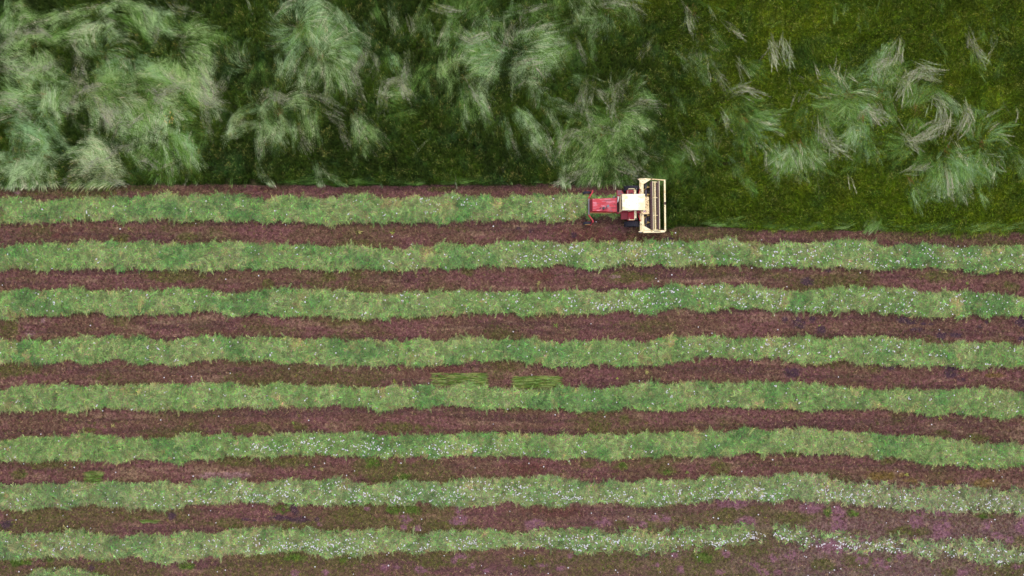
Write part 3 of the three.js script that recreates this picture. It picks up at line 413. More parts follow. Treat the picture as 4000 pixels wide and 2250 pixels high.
// ---------------------------------------------------------------- standing grass
{
  const S = new Scatter([uprightTuft(8, 0.8), uprightTuft(8, 0.72), uprightTuft(9, 0.86)], leafMat);
  const deep = RGB(52, 76, 14), mid = RGB(72, 100, 20), oliv = RGB(114, 142, 22), blu = RGB(66, 108, 54), dry = RGB(146, 156, 84), ylw = RGB(130, 150, 28);
  const D = 46;
  for (let z = -ZM; z < -3; z += 1) for (let x = -XM; x < XM; x += 1) for (let k = 0; k < D; k++) {
    let px = x + rnd(), pz = z + rnd();
    const east = step(6, 22, px + (pz + 14) * -0.4), n = fbm(px * 0.3, pz * 0.3 + 90, 4), n2 = fbm(px * 1.1, pz * 1.1 + 12, 3), low = step(-11, -6, pz);
    if (n2 < 0.34 && rnd() < 0.6) continue;
    const bear = (80 - 115 * east + 30 * east * low + (fbm(px * 0.22 + 7, pz * 0.22, 2) - 0.5) * 150) * D2R + gauss() * 0.3;
    let col = mix3(mix3(deep, mid, step(0.35, 0.65, n)), oliv, east * 0.9 * (0.6 + 0.8 * (n - 0.3))); col = mix3(col, blu, step(0.6, 0.75, n2) * 0.5); col = mix3(col, ylw, east * step(0.5, 0.68, fbm(px * 0.5, pz * 0.5 + 33, 3)) * 0.45); col = mix3(col, deep, east * step(0.52, 0.66, fbm(px * 0.4 + 70, pz * 0.6, 3)) * 0.3);
    const light = rnd() < 0.3 + 0.12 * east, j = light ? rr(1.15, 1.6 + 0.4 * east) : rr(0.5, 0.9); if (light && rnd() < 0.2) col = mix3(col, dry, 0.6);
    const tilt = clamp(0.12 + 0.72 * east + gauss() * 0.18 + 0.3 * step(0.5, 0.7, n) + (light ? 0.12 : 0), 0, 1.05), run = 0.07 + 0.17 * east;
    for (let q = 0; q < 4; q++) {
      px += Math.cos(bear) * run + gauss() * 0.03; pz += Math.sin(bear) * run + gauss() * 0.03;
      if (pz > cutEdge(px) - 0.12) break;
      const c = cellOf(px, pz), cv = c < 0 ? 0 : cover[c]; if (rnd() > Math.exp(-cv * (0.6 - 0.25 * step(-18, 14, px)))) continue;
      const under = px > 10.3 && px < 12 && pz > -8.6 && pz < -3.8; // pressed down below the reel
      S.add(k % 3, px, 0, pz, rr(0, 6.283), rr(0.8, 1.15), col.map(v => v * j * rr(0.85, 1.15)), under ? 0.7 : tilt + gauss() * 0.06, under ? Math.PI + gauss() * 0.4 : bear + gauss() * 0.15, under ? 0.55 : 1);
    }
  }
  const o = top('standing_grass', 'dark green standing grass not yet mown', 'grass', 'stuff'); S.into(o, 'grass_blades');
  console.log('standing', S.c.map(c => c.length / 3).join(' '));
}

// ---------------------------------------------------------------- windrows
const HAY = RGB(152, 173, 108), HAY2 = RGB(134, 166, 96), HAYG = RGB(104, 148, 82), HAYD = RGB(172, 166, 108), HAYP = RGB(160, 166, 126);
const rowHeight = (r, x, z) => { const a = r.n(x), b = r.s(x), t = (z - a) / Math.max(0.05, b - a) * 2 - 1; if (Math.abs(t) >= 1) return 0.02; return (0.03 + 0.3 * Math.sqrt(1 - t * t) * (0.6 + 0.8 * fbm(x * 1.3, z * 1.6, 3))) * step(r.x0 - 0.1, r.x0 + 1.2, x) * step(r.x1 + 0.1, r.x1 - 1.5, x); };
const flowers = [];
const THIN = [() => 0, () => 0, () => 0, () => 0, () => 0, () => 0, x => step(18, 30, x) * 0.42, x => 0.18 + 0.5 * step(-6, 14, x), () => 0.2];
const FLOWER = [x => 0.3 + 1.1 * step(-16, -4, x), x => 0.25 + 0.25 * step(-20, -5, x) + 2.4 * step(-4, 4, x) - 1.2 * step(20, 30, x), x => 0.5 + 0.6 * step(-12, -4, x) + 2.4 * step(0, 8, x) - 1.0 * step(18, 25, x), x => 0.6 + 1.0 * step(6, 20, x) - 0.3 * step(-18, -10, x) * step(0, -6, x), x => 0.3, x => 0.25 + 3.0 * step(-24, -19, x) * step(2, -3, x) + 0.25 * step(30, 36, x), x => 0.8 + 3.2 * step(-30, -20, x) - 0.6 * step(12, 16, x), x => 1.6 + 2.4 * step(-24, -16, x), () => 0.5];
const ROWNAME = ['first windrow of cut grass, lying behind the machine and ending at its wheels', 'second windrow of cut grass, passing just below the machine', 'third windrow of cut grass, two rows below the machine', 'fourth windrow of cut grass, above the uncut tufts', 'fifth windrow of cut grass, touching the two uncut tufts', 'sixth windrow of cut grass, just below the row with uncut tufts', 'seventh windrow of cut grass, white with flower heads along its lower flank', 'lowest long windrow, thin and densely sprinkled with white flower heads', 'short end of a windrow showing at the bottom edge'];
const moundMat = new THREE.MeshStandardMaterial({ color: new THREE.Color().setRGB(...RGB(112, 136, 80)), roughness: 1 });
{
  const shapes = [tangle(13, 0.5), tangle(13, 0.42), tangle(12, 0.6), lodgedLock(8, 0.6, 0.2, 0.2)];
  rows.forEach((r, ri) => {
    const o = top('windrow' + (ri ? '_' + String(ri).padStart(3, '0') : ''), ROWNAME[ri], 'windrow', null, 'windrows of cut grass');
    const nx = Math.max(24, Math.round((r.x1 - r.x0) / 0.14)), nz = 12, pos = [], idx = [];
    for (let i = 0; i <= nx; i++) { const x = r.x0 + (r.x1 - r.x0) * i / nx, a = r.n(x), b = r.s(x), in_ = 0.1 * step(0.2, 0.36, THIN[ri](x)); for (let k = 0; k <= nz; k++) { const z = a + (b - a) * (0.09 + 0.82 * k / nz); pos.push(x, k === 0 || k === nz ? -0.02 : rowHeight(r, x, z) * (1 - 0.75 * THIN[ri](x)) - 0.02 - in_ * 3, z); } }
    for (let i = 0; i < nx; i++) for (let k = 0; k < nz; k++) { const q = i * (nz + 1) + k; idx.push(q, q + 1, q + nz + 2, q, q + nz + 2, q + nz + 1); }
    const g = new THREE.BufferGeometry(); g.setAttribute('position', new THREE.Float32BufferAttribute(pos, 3)); g.setIndex(idx); g.computeVertexNormals();
    const mound = new THREE.Mesh(g, moundMat); mound.name = 'mound'; mound.castShadow = mound.receiveShadow = true; o.add(mound);
    const S = new Scatter(shapes, leafMat);
    for (let x = r.x0; x < r.x1; x += 0.25) {
      const a = r.n(x), b = r.s(x), n = Math.round((b - a) * 0.25 * 140);
      for (let k = 0; k < n; k++) {
        const px = x + rr(0, 0.25), thin = THIN[ri](px), m = 0.13 - 0.7 * thin, pz = a + m + (b - a - 2 * m) * (thin > 0.25 ? (rnd() + rnd()) / 2 : rnd());
        if (thin && rnd() < thin * (0.3 + 1.5 * fbm(px * 0.5, pz * 0.9, 3))) continue;
        const n1 = fbm(px * 0.7, pz * 0.9 + 20 * ri, 4), n2 = fbm(px * 0.45 + 40, pz * 0.8 + ri * 5, 3);
        let c = mix3(HAY, HAY2, step(0.35, 0.6, n1)); c = mix3(c, HAYG, step(0.54, 0.7, n2) * 0.8); c = mix3(c, HAYD, step(0.68, 0.8, fbm(px * 0.9 + 80, pz * 1.1, 3)) * 0.8); if (ri >= 6) c = mix3(c, HAYP, 0.25 + 0.4 * step(15, 32, px));
        if (rnd() < 0.06) c = mix3(c, HAYD, rr(0.3, 0.9));
        const j = rr(0.5, 1.4) * (0.45 + 1.0 * vnoise(px * 7, pz * 9)), lockK = rnd() < 0.18 ? 3 : k % 3, h = rowHeight(r, px, pz) * (1 - 0.75 * thin);
        S.add(lockK, px, h + rr(-0.03, 0.05), pz, rr(0, 6.283), rr(0.6, 1.05), c.map(v => v * j), gauss() * 0.1, rr(0, 6.283));
      }
    }
    S.into(o, 'cut_stems');
    // white flower heads lying in the cut crop, more of them along the southern flank
    for (let x = r.x0; x < r.x1; x += 0.25) {
      const a = r.n(x), b = r.s(x), area = (b - a + 0.5) * 0.25, want = Math.max(0, FLOWER[ri](x)) * 1.75 * area; let n = Math.floor(want) + (rnd() < want % 1 ? 1 : 0);
      for (let k = 0; k < n * 2; k++) { const px = x + rr(0, 0.25), t = rnd(), pz = a + 0.1 + (b - a - 0.15) * (ri >= 5 ? Math.pow(t, 0.7) : t); if (fbm(px * 0.9 + 11, pz * 1.3 + 70, 3) < rr(0.3, 0.72)) continue; flowers.push([px, rowHeight(r, px, Math.min(b, Math.max(a, pz))) * (1 - 0.75 * THIN[ri](px)) + 0.13, pz]); }
    }
  });
}
{
  const b = new Blades();
  for (let k = 0; k < 9; k++) { const a = k / 9 * 6.283, t = [1, 1, 1.02].map(v => v * rr(0.85, 1.05)); b.ribbon([[0, 0.01, 0], [Math.cos(a) * 0.02, 0.018, Math.sin(a) * 0.02], [Math.cos(a) * 0.042, 0.008, Math.sin(a) * 0.042]], [-Math.sin(a), 0, Math.cos(a)], [0.006, 0.022, 0.01], [t, t]); }
  const S = new Scatter([b.build()], new THREE.MeshStandardMaterial({ vertexColors: true, roughness: 0.8, side: THREE.DoubleSide }));
  for (const [x, y, z] of flowers) { const cl = rnd() < 0.2 ? 3 : 1; for (let k = 0; k < cl; k++) S.add(0, x + (k ? rr(-0.12, 0.12) : 0), y + rr(0, 0.04), z + (k ? rr(-0.1, 0.1) : 0), rr(0, 6.283), rr(0.7, 1.35), mix3([0.76, 0.78, 0.9], [0.8, 0.79, 0.76], rnd()), gauss() * 0.3, rr(0, 6.283)); }
  const strew = 900; // single heads dropped on the stubble
  for (let k = 0; k < strew; k++) { const x = rr(-XM, XM), z = rr(-7, 24), c = cellOf(x, z); if (z < cutEdge(x) + 0.3 || inRow[c] || rnd() > 0.25 + 0.75 * step(10, 20, z)) continue; S.add(0, x, 0.06, z, rr(0, 6.283), rr(0.9, 1.5), [0.75, 0.75, 0.77], gauss() * 0.3, rr(0, 6.283)); }
  const o = top('white_flower_heads', 'white flower heads strewn over the cut grass rows', 'flowers', 'stuff'); S.into(o, 'flower_heads');
  console.log('flowers', S.c[0].length / 3);
}

// ---------------------------------------------------------------- mown stubble
{
  const S = new Scatter([stubbleTuft(14, 0.07), stubbleTuft(12, 0.06), stubbleTuft(12, 0.09)], dryMat);
  const red = RGB(126, 82, 80), str = RGB(178, 148, 116), oli = RGB(106, 106, 54), gre = RGB(104, 136, 52), vio = RGB(138, 96, 116), yel = RGB(158, 152, 70), och = RGB(134, 112, 48);
  for (let z = -10; z < ZM; z += 0.5) for (let x = -XM; x < XM; x += 0.5) for (let k = 0; k < 16; k++) {
    const px = x + rnd() * 0.5, pz = z + rnd() * 0.5, c0 = cellOf(px, pz); if (c0 < 0 || inRow[c0] || pz < cutEdge(px) + 0.02) continue;
    if (rnd() < 0.85 * Math.max(soil[0][c0], soil[1][c0] * 0.5, soil[4][c0] * 0.5)) continue;
    const moss = mossAt(px, pz), cl = soil[5][c0], u = rnd(); let c;
    if (rnd() < cl * 0.8) c = gre; else if (rnd() < soil[6][c0] * 0.7) c = och; else if (u < 0.10 + 0.62 * moss) c = rnd() < 0.12 + 0.2 * moss ? mix3(gre, yel, rnd()) : oli; else if (u < 0.28 + 0.5 * moss) c = str; else c = mix3(red, vio, step(15, 22, pz) * 0.5);
    const j = rr(0.35, 1.55) * (rnd() < 0.06 ? 1.5 : 1); S.add(k % 3, px, 0, pz, rr(0, 6.283), rr(0.7, 1.25) * (1 + 0.6 * cl), c.map(v => v * j));
  }
  const o = top('mown_stubble', 'short red-brown stubble between the windrows', 'stubble', 'stuff'); S.into(o, 'stubble_blades');
  console.log('stubble', S.c.map(c => c.length / 3).join(' '));
}

// ---------------------------------------------------------------- tufts the mower missed, weeds
{
  const LBL = ['larger tuft of uncut grass bent eastward beside the fifth windrow', 'rectangular tuft of uncut grass below the middle, beside the fifth windrow', 'small square tuft of uncut grass above the seventh windrow', 'thin streak of uncut grass in the stubble below the seventh windrow'];
  MISSED.forEach(([cx, cz, hx, hz], i) => {
    const o = top('uncut_tuft' + (i ? '_' + String(i).padStart(3, '0') : ''), LBL[i], 'grass tuft', null, 'uncut tufts'); o.position.set(cx, 0, cz);
    const b = new Blades(), n = Math.round(hx * hz * 1150), g0 = RGB(128, 160, 70), g1 = RGB(172, 188, 112), g2 = RGB(84, 116, 42);
    for (let k = 0; k < n; k++) {
      const x = rr(-hx, hx), z = rr(-hz, hz) + (fbm(x * 2 + i * 9, k * 0.01, 2) - 0.5) * 0.2; if (i === 0 && x < -0.6 && rnd() < 0.45) continue;
      const L = rr(0.3, 0.55), y = rr(0.02, 0.2), dz = rr(-0.06, 0.06), band = vnoise(x * 1.6 + 4, z * 16) - 0.5, c = mix3(band > 0 ? g1 : g2, g0, rr(0, 0.8)).map(v => v * rr(0.7, 1.2)), dir = i === 1 ? -1 : 1;
      b.ribbon([[x - L / 2 * dir, y * 0.3, z], [x, y + 0.05, z + dz * 0.4], [x + L / 2 * dir, y, z + dz]], [0, rr(-0.4, 0.4), 1], [0.014, 0.014, 0.004], [c, c]);
    }
    const m = new THREE.Mesh(b.build(), leafMat); m.name = 'blades'; m.userData.kind = 'stuff'; o.add(shade(m));
  });
  // rosettes of yellow-green leaves in the stubble
  const leaf = new Blades(); leaf.ribbon([[0, 0.01, 0], [0.08, 0.05, 0], [0.16, 0.06, 0.01], [0.24, 0.03, 0.015]], [0, 0, 1], [0.01, 0.045, 0.05, 0], [[1, 1, 1], [1.05, 1.05, 1], [1, 1, 1]]);
  const lg = leaf.build(), mats = [RGB(150, 160, 64), RGB(122, 148, 58), RGB(168, 160, 96)].map(c => new THREE.MeshStandardMaterial({ color: new THREE.Color().setRGB(...c), vertexColors: true, roughness: 0.7, side: THREE.DoubleSide }));
  const ORD = ['first', 'second', 'third', 'fourth', 'fifth', 'sixth', 'seventh', 'eighth', 'ninth', 'tenth'], strip = ([x, z]) => rows.filter((r, k) => k < 8 && x < r.x1 + 40 && (r.n(x) + r.s(x)) / 2 < z).length;
  WEEDS.forEach((wd, i) => {
    const [x, z] = wd, mates = WEEDS.filter(q => strip(q) === strip(wd)).sort((p, q) => p[0] - q[0]);
    const o = top('weed' + (i ? '_' + String(i).padStart(3, '0') : ''), `${['yellow-green', 'green', 'pale yellow'][i % 3]} weed rosette in the stubble below the ${ORD[strip(wd) - 1]} windrow, ${ORD[mates.indexOf(wd)]} from its left end`, 'weed', null, 'weeds in the stubble'); o.position.set(x, 0.01, z); o.rotation.y = rr(0, 6); const s = rr(0.6, 1.1); o.scale.setScalar(s);
    const n = 5 + Math.floor(rr(0, 4)); for (let k = 0; k < n; k++) { const m = new THREE.Mesh(lg, mats[i % 3]); m.name = 'leaf'; m.rotation.y = k / n * 6.283 + rr(-0.3, 0.3); m.rotation.z = rr(0, 0.5); m.scale.setScalar(rr(0.6, 1.1)); o.add(shade(m)); }
  });
  // yellowing plant in the flattened grass
  const o = top('yellowed_weed', 'yellow-leaved weed standing in the flattened pale grass', 'weed'); o.position.set(-26.3, 0, -13.1);
  const mat = [RGB(226, 190, 116), RGB(206, 168, 84), RGB(150, 158, 60)].map(c => new THREE.MeshStandardMaterial({ color: new THREE.Color().setRGB(...c), vertexColors: true, roughness: 0.7, side: THREE.DoubleSide }));
  for (let k = 0; k < 26; k++) { const a = rr(0, 6.283), r = rr(0.05, 0.6), m = new THREE.Mesh(lg, mat[k % 3]); m.name = 'leaf'; m.position.set(Math.cos(a) * r, rr(0.45, 0.7), Math.sin(a) * r * 0.8); m.rotation.set(rr(-0.3, 0.3), rr(0, 6), rr(-0.2, 0.4)); m.scale.setScalar(rr(0.6, 1)); o.add(shade(m)); }
  const st = new Blades(); for (let k = 0; k < 9; k++) { const a = k / 9 * 6.283; st.ribbon([[0, 0, 0], [Math.cos(a) * 0.2, 0.3, Math.sin(a) * 0.15], [Math.cos(a) * 0.5, 0.6, Math.sin(a) * 0.4]], [-Math.sin(a), 0, Math.cos(a)], [0.012, 0.01, 0.006], [[0.12, 0.16, 0.05], [0.12, 0.16, 0.05]]); }
  const sm = new THREE.Mesh(st.build(), leafMat); sm.name = 'stem'; o.add(shade(sm));
}

// ---------------------------------------------------------------- self-propelled windrower (forward = +x, its right = +z)
{
  const paintTex = (base, marks) => {
    const N = 256, d = new Uint8Array(N * N * 4);
    for (let j = 0; j < N; j++) for (let i = 0; i < N; i++) { const c = marks(i / N, j / N, base), o = (j * N + i) * 4; d[o] = c[0]; d[o + 1] = c[1]; d[o + 2] = c[2]; d[o + 3] = 255; }
    const t = new THREE.DataTexture(d, N, N); t.colorSpace = THREE.SRGBColorSpace; t.magFilter = THREE.LinearFilter; t.wrapS = t.wrapT = THREE.RepeatWrapping; t.needsUpdate = true; return t;
  };
  const m8 = (a, b, t) => mix3(a, b, clamp(t)).map(v => clamp(v, 0, 255));
  const chalky = paintTex([196, 38, 58], (u, v, b) => { const s = fbm(u * 7, v * 80, 4), p = fbm(u * 7 + 9, v * 14, 3); let c = m8(b, [222, 132, 150], step(0.42, 0.66, s) * step(0.32, 0.55, p)); c = m8(c, [128, 100, 112], step(0.62, 0.74, fbm(u * 8 + 30, v * 50, 3)) * 0.7); return m8(c, [150, 30, 44], step(0.62, 0.8, fbm(u * 20, v * 20 + 4, 3)) * 0.5); });
  const worn = paintTex([255, 240, 200], (u, v, b) => { let c = m8(b, [236, 206, 140], step(0.5, 0.75, fbm(u * 12, v * 12, 4)) * 0.6); return m8(c, [120, 74, 48], step(0.70, 0.78, fbm(u * 50, v * 50 + 7, 3))); });
  const rusty = paintTex([255, 234, 190], (u, v, b) => m8(m8(b, [226, 180, 110], fbm(u * 6, v * 6, 3) * 0.5), [112, 66, 58], step(0.60, 0.68, fbm(u * 38, v * 38 + 3, 3))));
  const glareGrime = paintTex([255, 250, 232], (u, v, b) => m8(m8(b, [248, 228, 176], step(0.45, 0.7, fbm(u * 6 + 2, v * 9, 4)) * 0.8), [190, 160, 112], step(0.68, 0.8, fbm(u * 30, v * 44, 3)) * 0.6));  // roof glare painted in as near-white with cream blotches; tan specks are grime
  const P = (o, r = 0.45, metal = 0, cc = 0) => new THREE.MeshPhysicalMaterial({ ...o, roughness: r, metalness: metal, clearcoat: cc, clearcoatRoughness: 0.3, side: THREE.DoubleSide });
  const col = (r, g, b) => new THREE.Color().setRGB(...RGB(r, g, b));
  const M = {
    hood: P({ map: chalky }, 0.5, 0, 0.25), red: P({ color: col(186, 30, 54) }, 0.45, 0, 0.3), redDull: P({ color: col(150, 52, 66) }, 0.6), cream: P({ map: worn }, 0.5, 0, 0.15), roof: P({ map: glareGrime }, 0.4, 0, 0.3), rusty: P({ map: rusty }, 0.65),
    yellow: P({ color: col(240, 208, 132) }, 0.5), tyre: P({ color: col(50, 48, 62) }, 0.85), dark: P({ color: col(44, 38, 44) }, 0.7), brown: P({ color: col(84, 60, 66) }, 0.8), steel: P({ color: col(120, 118, 128) }, 0.4, 0.7), grey: P({ color: col(128, 122, 134) }, 0.6), white: P({ color: col(232, 230, 234) }, 0.5), decal: P({ color: col(176, 32, 62) }, 0.5), lens: P({ color: col(230, 232, 240) }, 0.15),
    shaft: P({ color: col(84, 80, 94) }, 0.6), glass: new THREE.MeshPhysicalMaterial({ color: col(120, 110, 110), roughness: 0.05, transmission: 0.85, thickness: 0, ior: 1.5, side: THREE.DoubleSide }),
  };
  const uvBox = (g, s = 1) => { // metres to texture, by the way each face points
    g = g.index ? g.toNonIndexed() : g; if (!g.attributes.normal) g.computeVertexNormals(); const p = g.attributes.position, n = g.attributes.normal, uv = [];
    for (let i = 0; i < p.count; i++) { const ax = Math.abs(n.getX(i)), ay = Math.abs(n.getY(i)), az = Math.abs(n.getZ(i)); if (ay >= ax && ay >= az) uv.push(p.getX(i) * 0.4 + 0.35, p.getZ(i) * 0.4 + 0.5); else if (ax >= az) uv.push(p.getY(i) * s, p.getZ(i) * s); else uv.push(p.getX(i) * s, p.getY(i) * s); }
    for (const k of Object.keys(g.attributes)) if (!['position', 'normal'].includes(k)) g.deleteAttribute(k);
    g.setAttribute('uv', new THREE.Float32BufferAttribute(uv, 2)); return g;
  };
  const bx = (x0, x1, y0, y1, z0, z1, r = 0.012) => { const w = Math.abs(x1 - x0), h = Math.abs(y1 - y0), d = Math.abs(z1 - z0); return new RoundedBoxGeometry(w, h, d, 2, Math.min(r, w * 0.45, h * 0.45, d * 0.45)).translate((x0 + x1) / 2, (y0 + y1) / 2, (z0 + z1) / 2); };
  const rod = (a, b, r, seg = 12, r2 = r) => { const A = new THREE.Vector3(...a), B = new THREE.Vector3(...b), L = A.distanceTo(B), g = new THREE.CylinderGeometry(r2, r, L, seg); g.applyQuaternion(new THREE.Quaternion().setFromUnitVectors(new THREE.Vector3(0, 1, 0), B.clone().sub(A).normalize())); return g.translate((a[0] + b[0]) / 2, (a[1] + b[1]) / 2, (a[2] + b[2]) / 2); };
  const bar = (a, b, w, h) => { const A = new THREE.Vector3(...a), B = new THREE.Vector3(...b), L = A.distanceTo(B), g = new RoundedBoxGeometry(L, h, w, 2, Math.min(w, h) * 0.18); const X = B.clone().sub(A).normalize(), Z = new THREE.Vector3().crossVectors(X, new THREE.Vector3(0, 1, 0)).normalize(), Y = new THREE.Vector3().crossVectors(Z, X); g.applyMatrix4(new THREE.Matrix4().makeBasis(X, Y, Z)); return g.translate((a[0] + b[0]) / 2, (a[1] + b[1]) / 2, (a[2] + b[2]) / 2); };
  const plate = (pts, y0, y1) => { const s = new THREE.Shape(pts.map(p => new THREE.Vector2(p[0], -p[1]))), g = new THREE.ExtrudeGeometry(s, { depth: y1 - y0 - 0.008, bevelEnabled: true, bevelSize: 0.004, bevelThickness: 0.004, bevelSegments: 1 }); return g.rotateX(-Math.PI / 2).translate(0, y0 + 0.004, 0); };
  const hexa = (b, t) => { // b, t: four corners [x, y, z], anticlockwise from above
    const f = (a, c, d, e) => [a, c, d, a, d, e], q = [...f(t[0], t[1], t[2], t[3]), ...f(b[3], b[2], b[1], b[0]), ...[0, 1, 2, 3].flatMap(k => f(b[k], b[(k + 1) % 4], t[(k + 1) % 4], t[k]))], g = new THREE.BufferGeometry(); g.setAttribute('position', new THREE.Float32BufferAttribute(q.flat(), 3)); g.computeVertexNormals(); return g;
  };
  const part = (name, geos, mat, parent, label) => { const list = (Array.isArray(geos) ? geos : [geos]).map(g => uvBox(g)), m = new THREE.Mesh(list.length > 1 ? mergeGeometries(list) : list[0], mat); m.name = name; m.castShadow = m.receiveShadow = true; if (label) m.userData.label = label; parent.add(m); return m; };
  const grp = (name, parent) => { const g = new THREE.Group(); g.name = name; parent.add(g); return g; };

  const W = top('windrower', 'red and cream self-propelled windrower mowing the edge of the standing grass', 'windrower');
  W.position.set(9.248, 0, -6.323); W.rotation.y = 0.012;

  // frame
  part('chassis', [bx(-3.25, 0.6, 0.72, 0.88, -0.42, -0.3), bx(-3.25, 0.6, 0.72, 0.88, 0.34, 0.46), bx(-0.15, 0.15, 0.42, 0.72, -1.1, 1.15), bx(-1.2, -1.05, 0.74, 0.86, -0.6, 0.62), bx(0.35, 0.5, 0.74, 0.86, -0.6, 0.62), bx(-1.25, 0.62, 1.1, 1.16, -0.62, 0.6)], M.redDull, W);
  // hood with long pressed panels
  const hood = part('hood', hexa([[-3.28, 0.88, 0.52], [-1.3, 0.88, 0.55], [-1.3, 0.88, -0.55], [-3.28, 0.88, -0.52]], [[-3.14, 1.535, 0.43], [-1.29, 1.575, 0.535], [-1.29, 1.575, -0.545], [-3.14, 1.535, -0.49]]), M.red, W);
  { const cuts = [0, 0.215, 0.42, 0.68, 0.79, 0.89, 1]; for (let k = 0; k < 6; k++) { const a = cuts[k] + 0.008, b = cuts[k + 1] - 0.008, L = (x0, x1, s) => x0 + (x1 - x0) * s, zr = s => L(-0.49, 0.43, s), zf = s => L(-0.545, 0.535, s), t = [[-3.11, 1.56, zr(b)], [-1.295, 1.6, zf(b)], [-1.295, 1.6, zf(a)], [-3.11, 1.56, zr(a)]]; part('hood_panel', hexa(t.map(p => [p[0], p[1] - 0.035, p[2]]), t), M.hood, hood); }
    for (let k = 0; k < 6; k++) part('grille_slat', bar([-3.275 + 0.02 * k, 0.96 + 0.095 * k, -0.46], [-3.275 + 0.02 * k, 0.96 + 0.095 * k, 0.44], 0.02, 0.05), M.redDull, hood);
    part('side_stripe', bar([-3.26, 0.98, 0.53], [-1.62, 0.99, 0.565], 0.02, 0.12), M.yellow, hood);
    const ex = part('exhaust_stack', [rod([-2.06, 1.57, 0.155], [-2.06, 2.16, 0.155], 0.045)], M.dark, hood); part('muffler_cap', [rod([-2.06, 2.12, 0.155], [-2.06, 2.3, 0.155], 0.095, 20)], M.grey, hood);
    part('air_cleaner', [rod([-2.31, 1.56, 0.265], [-2.31, 1.86, 0.265], 0.085, 20), rod([-2.31, 1.86, 0.265], [-2.31, 1.9, 0.265], 0.095, 20, 0.06)], M.dark, hood); part('air_cleaner_cap', rod([-2.31, 1.895, 0.265], [-2.31, 1.93, 0.265], 0.045, 14), M.grey, hood); part('filler_cap', rod([-2.557, 1.555, 0.238], [-2.557, 1.61, 0.238], 0.045, 14), M.dark, hood); part('side_knob', [rod([-1.47, 1.3, -0.53], [-1.47, 1.3, -0.66], 0.03), rod([-1.47, 1.24, -0.66], [-1.47, 1.36, -0.66], 0.055, 14)], M.steel, hood); }
  { const c = new THREE.CatmullRomCurve3([[-1.2, 1.35, -0.62], [-1.18, 1.6, -0.58], [-1.2, 1.7, -0.45], [-1.22, 1.68, -0.28], [-1.22, 1.4, -0.22]].map(p => new THREE.Vector3(...p))); part('intake_pipe', new THREE.TubeGeometry(c, 24, 0.05, 10), M.white, W); part('engine_bulkhead', bx(-1.28, -1.13, 0.88, 1.35, -0.5, 0.5), M.dark, W); }
  // cab
  const cab = grp('cab', W);
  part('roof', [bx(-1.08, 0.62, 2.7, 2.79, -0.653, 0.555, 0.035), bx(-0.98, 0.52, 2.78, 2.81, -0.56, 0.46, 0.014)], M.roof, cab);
  for (const [x, z] of [[-0.23, -0.63], [-0.22, 0.52]]) part('roof_bolt', rod([x, 2.78, z], [x, 2.81, z], 0.018, 8), M.brown, cab);
  for (const [x, z] of [[-1.05, -0.6], [-1.05, 0.5], [0.56, -0.6], [0.56, 0.5]]) part('corner_post', bx(x - 0.04, x + 0.04, 1.16, 2.7, z - 0.04, z + 0.04), M.cream, cab);
  part('rear_panel', [bx(-1.075, -1.04, 1.16, 2.12, -0.56, 0.46), bx(-1.07, -1.03, 2.62, 2.7, -0.56, 0.46)], M.cream, cab);
  part('side_panel', bx(-1.01, 0.52, 1.16, 1.62, 0.485, 0.515), M.redDull, cab); part('side_panel', bx(-1.01, 0.52, 1.16, 1.62, -0.615, -0.585), M.redDull, cab);
  part('rear_window', bx(-1.06, -1.05, 2.12, 2.62, -0.56, 0.46, 0.002), M.glass, cab); part('side_window', bx(-1.01, 0.52, 1.62, 2.7, 0.495, 0.505, 0.002), M.glass, cab); part('side_window', bx(-1.01, 0.52, 1.62, 2.7, -0.605, -0.595, 0.002), M.glass, cab); part('windscreen', bx(0.555, 0.565, 1.3, 2.7, -0.56, 0.46, 0.002), M.glass, cab);
  part('window_bar', bar([-0.2, 2.68, 0.512], [-0.45, 1.6, 0.522], 0.03, 0.04), M.cream, cab);
  part('seat', [bx(-0.7, -0.2, 1.5, 1.62, -0.3, 0.2, 0.05), bx(-0.78, -0.66, 1.55, 2.15, -0.28, 0.18, 0.05), bx(-0.55, -0.35, 1.16, 1.5, -0.15, 0.05)], M.dark, cab); part('cab_lining', bx(-1.03, 0.5, 1.17, 1.2, -0.58, 0.48), M.brown, cab); part('steering_wheel', [new THREE.TorusGeometry(0.19, 0.018, 8, 24).rotateX(1.2).rotateY(0).translate(0.15, 1.95, -0.05), rod([0.15, 1.95, -0.05], [0.32, 1.2, -0.05], 0.03)], M.dark, cab);
  // platforms, tanks and steps beside the cab
  const steps = part('step_platform', plate([[-1.22, -1.167], [-0.86, -1.167], [-0.66, -0.88], [-0.66, -0.63], [-1.2, -0.63]], 0.98, 1.1), M.redDull, W); for (const z of [-1.13, -1.03, -0.93, -0.85]) part('tread', bx(-1.16, -0.86 + (z > -1.0 ? 0.08 : 0), 1.1, 1.115, z - 0.02, z + 0.02, 0.004), M.grey, steps); part('bracket', [bx(-1.15, -1.05, 0.8, 1.0, -1.1, -0.4)], M.redDull, steps);
  const tank = part('fuel_tank', bx(-0.484, 0.055, 0.86, 1.3, -1.156, -0.66, 0.03), M.red, W); part('tank_recess', bx(-0.4, 0.03, 1.3, 1.304, -1.12, -0.68, 0.002), M.redDull, tank); part('tank_cap', rod([-0.12, 1.304, -0.86], [-0.12, 1.345, -0.86], 0.08, 18), M.dark, tank); part('recess_edge', bx(-0.43, -0.4, 1.3, 1.316, -1.13, -0.68, 0.004), M.white, tank);
  part('toolbox', bx(-0.915, -0.39, 0.84, 1.2, 0.54, 1.05, 0.03), M.redDull, W); const bat = part('hydraulic_tank', bx(-0.385, 0.086, 0.84, 1.28, 0.54, 1.15, 0.035), M.red, W); part('sight_gauge', bx(-0.33, -0.31, 1.28, 1.29, 0.95, 1.08, 0.004), M.white, bat);
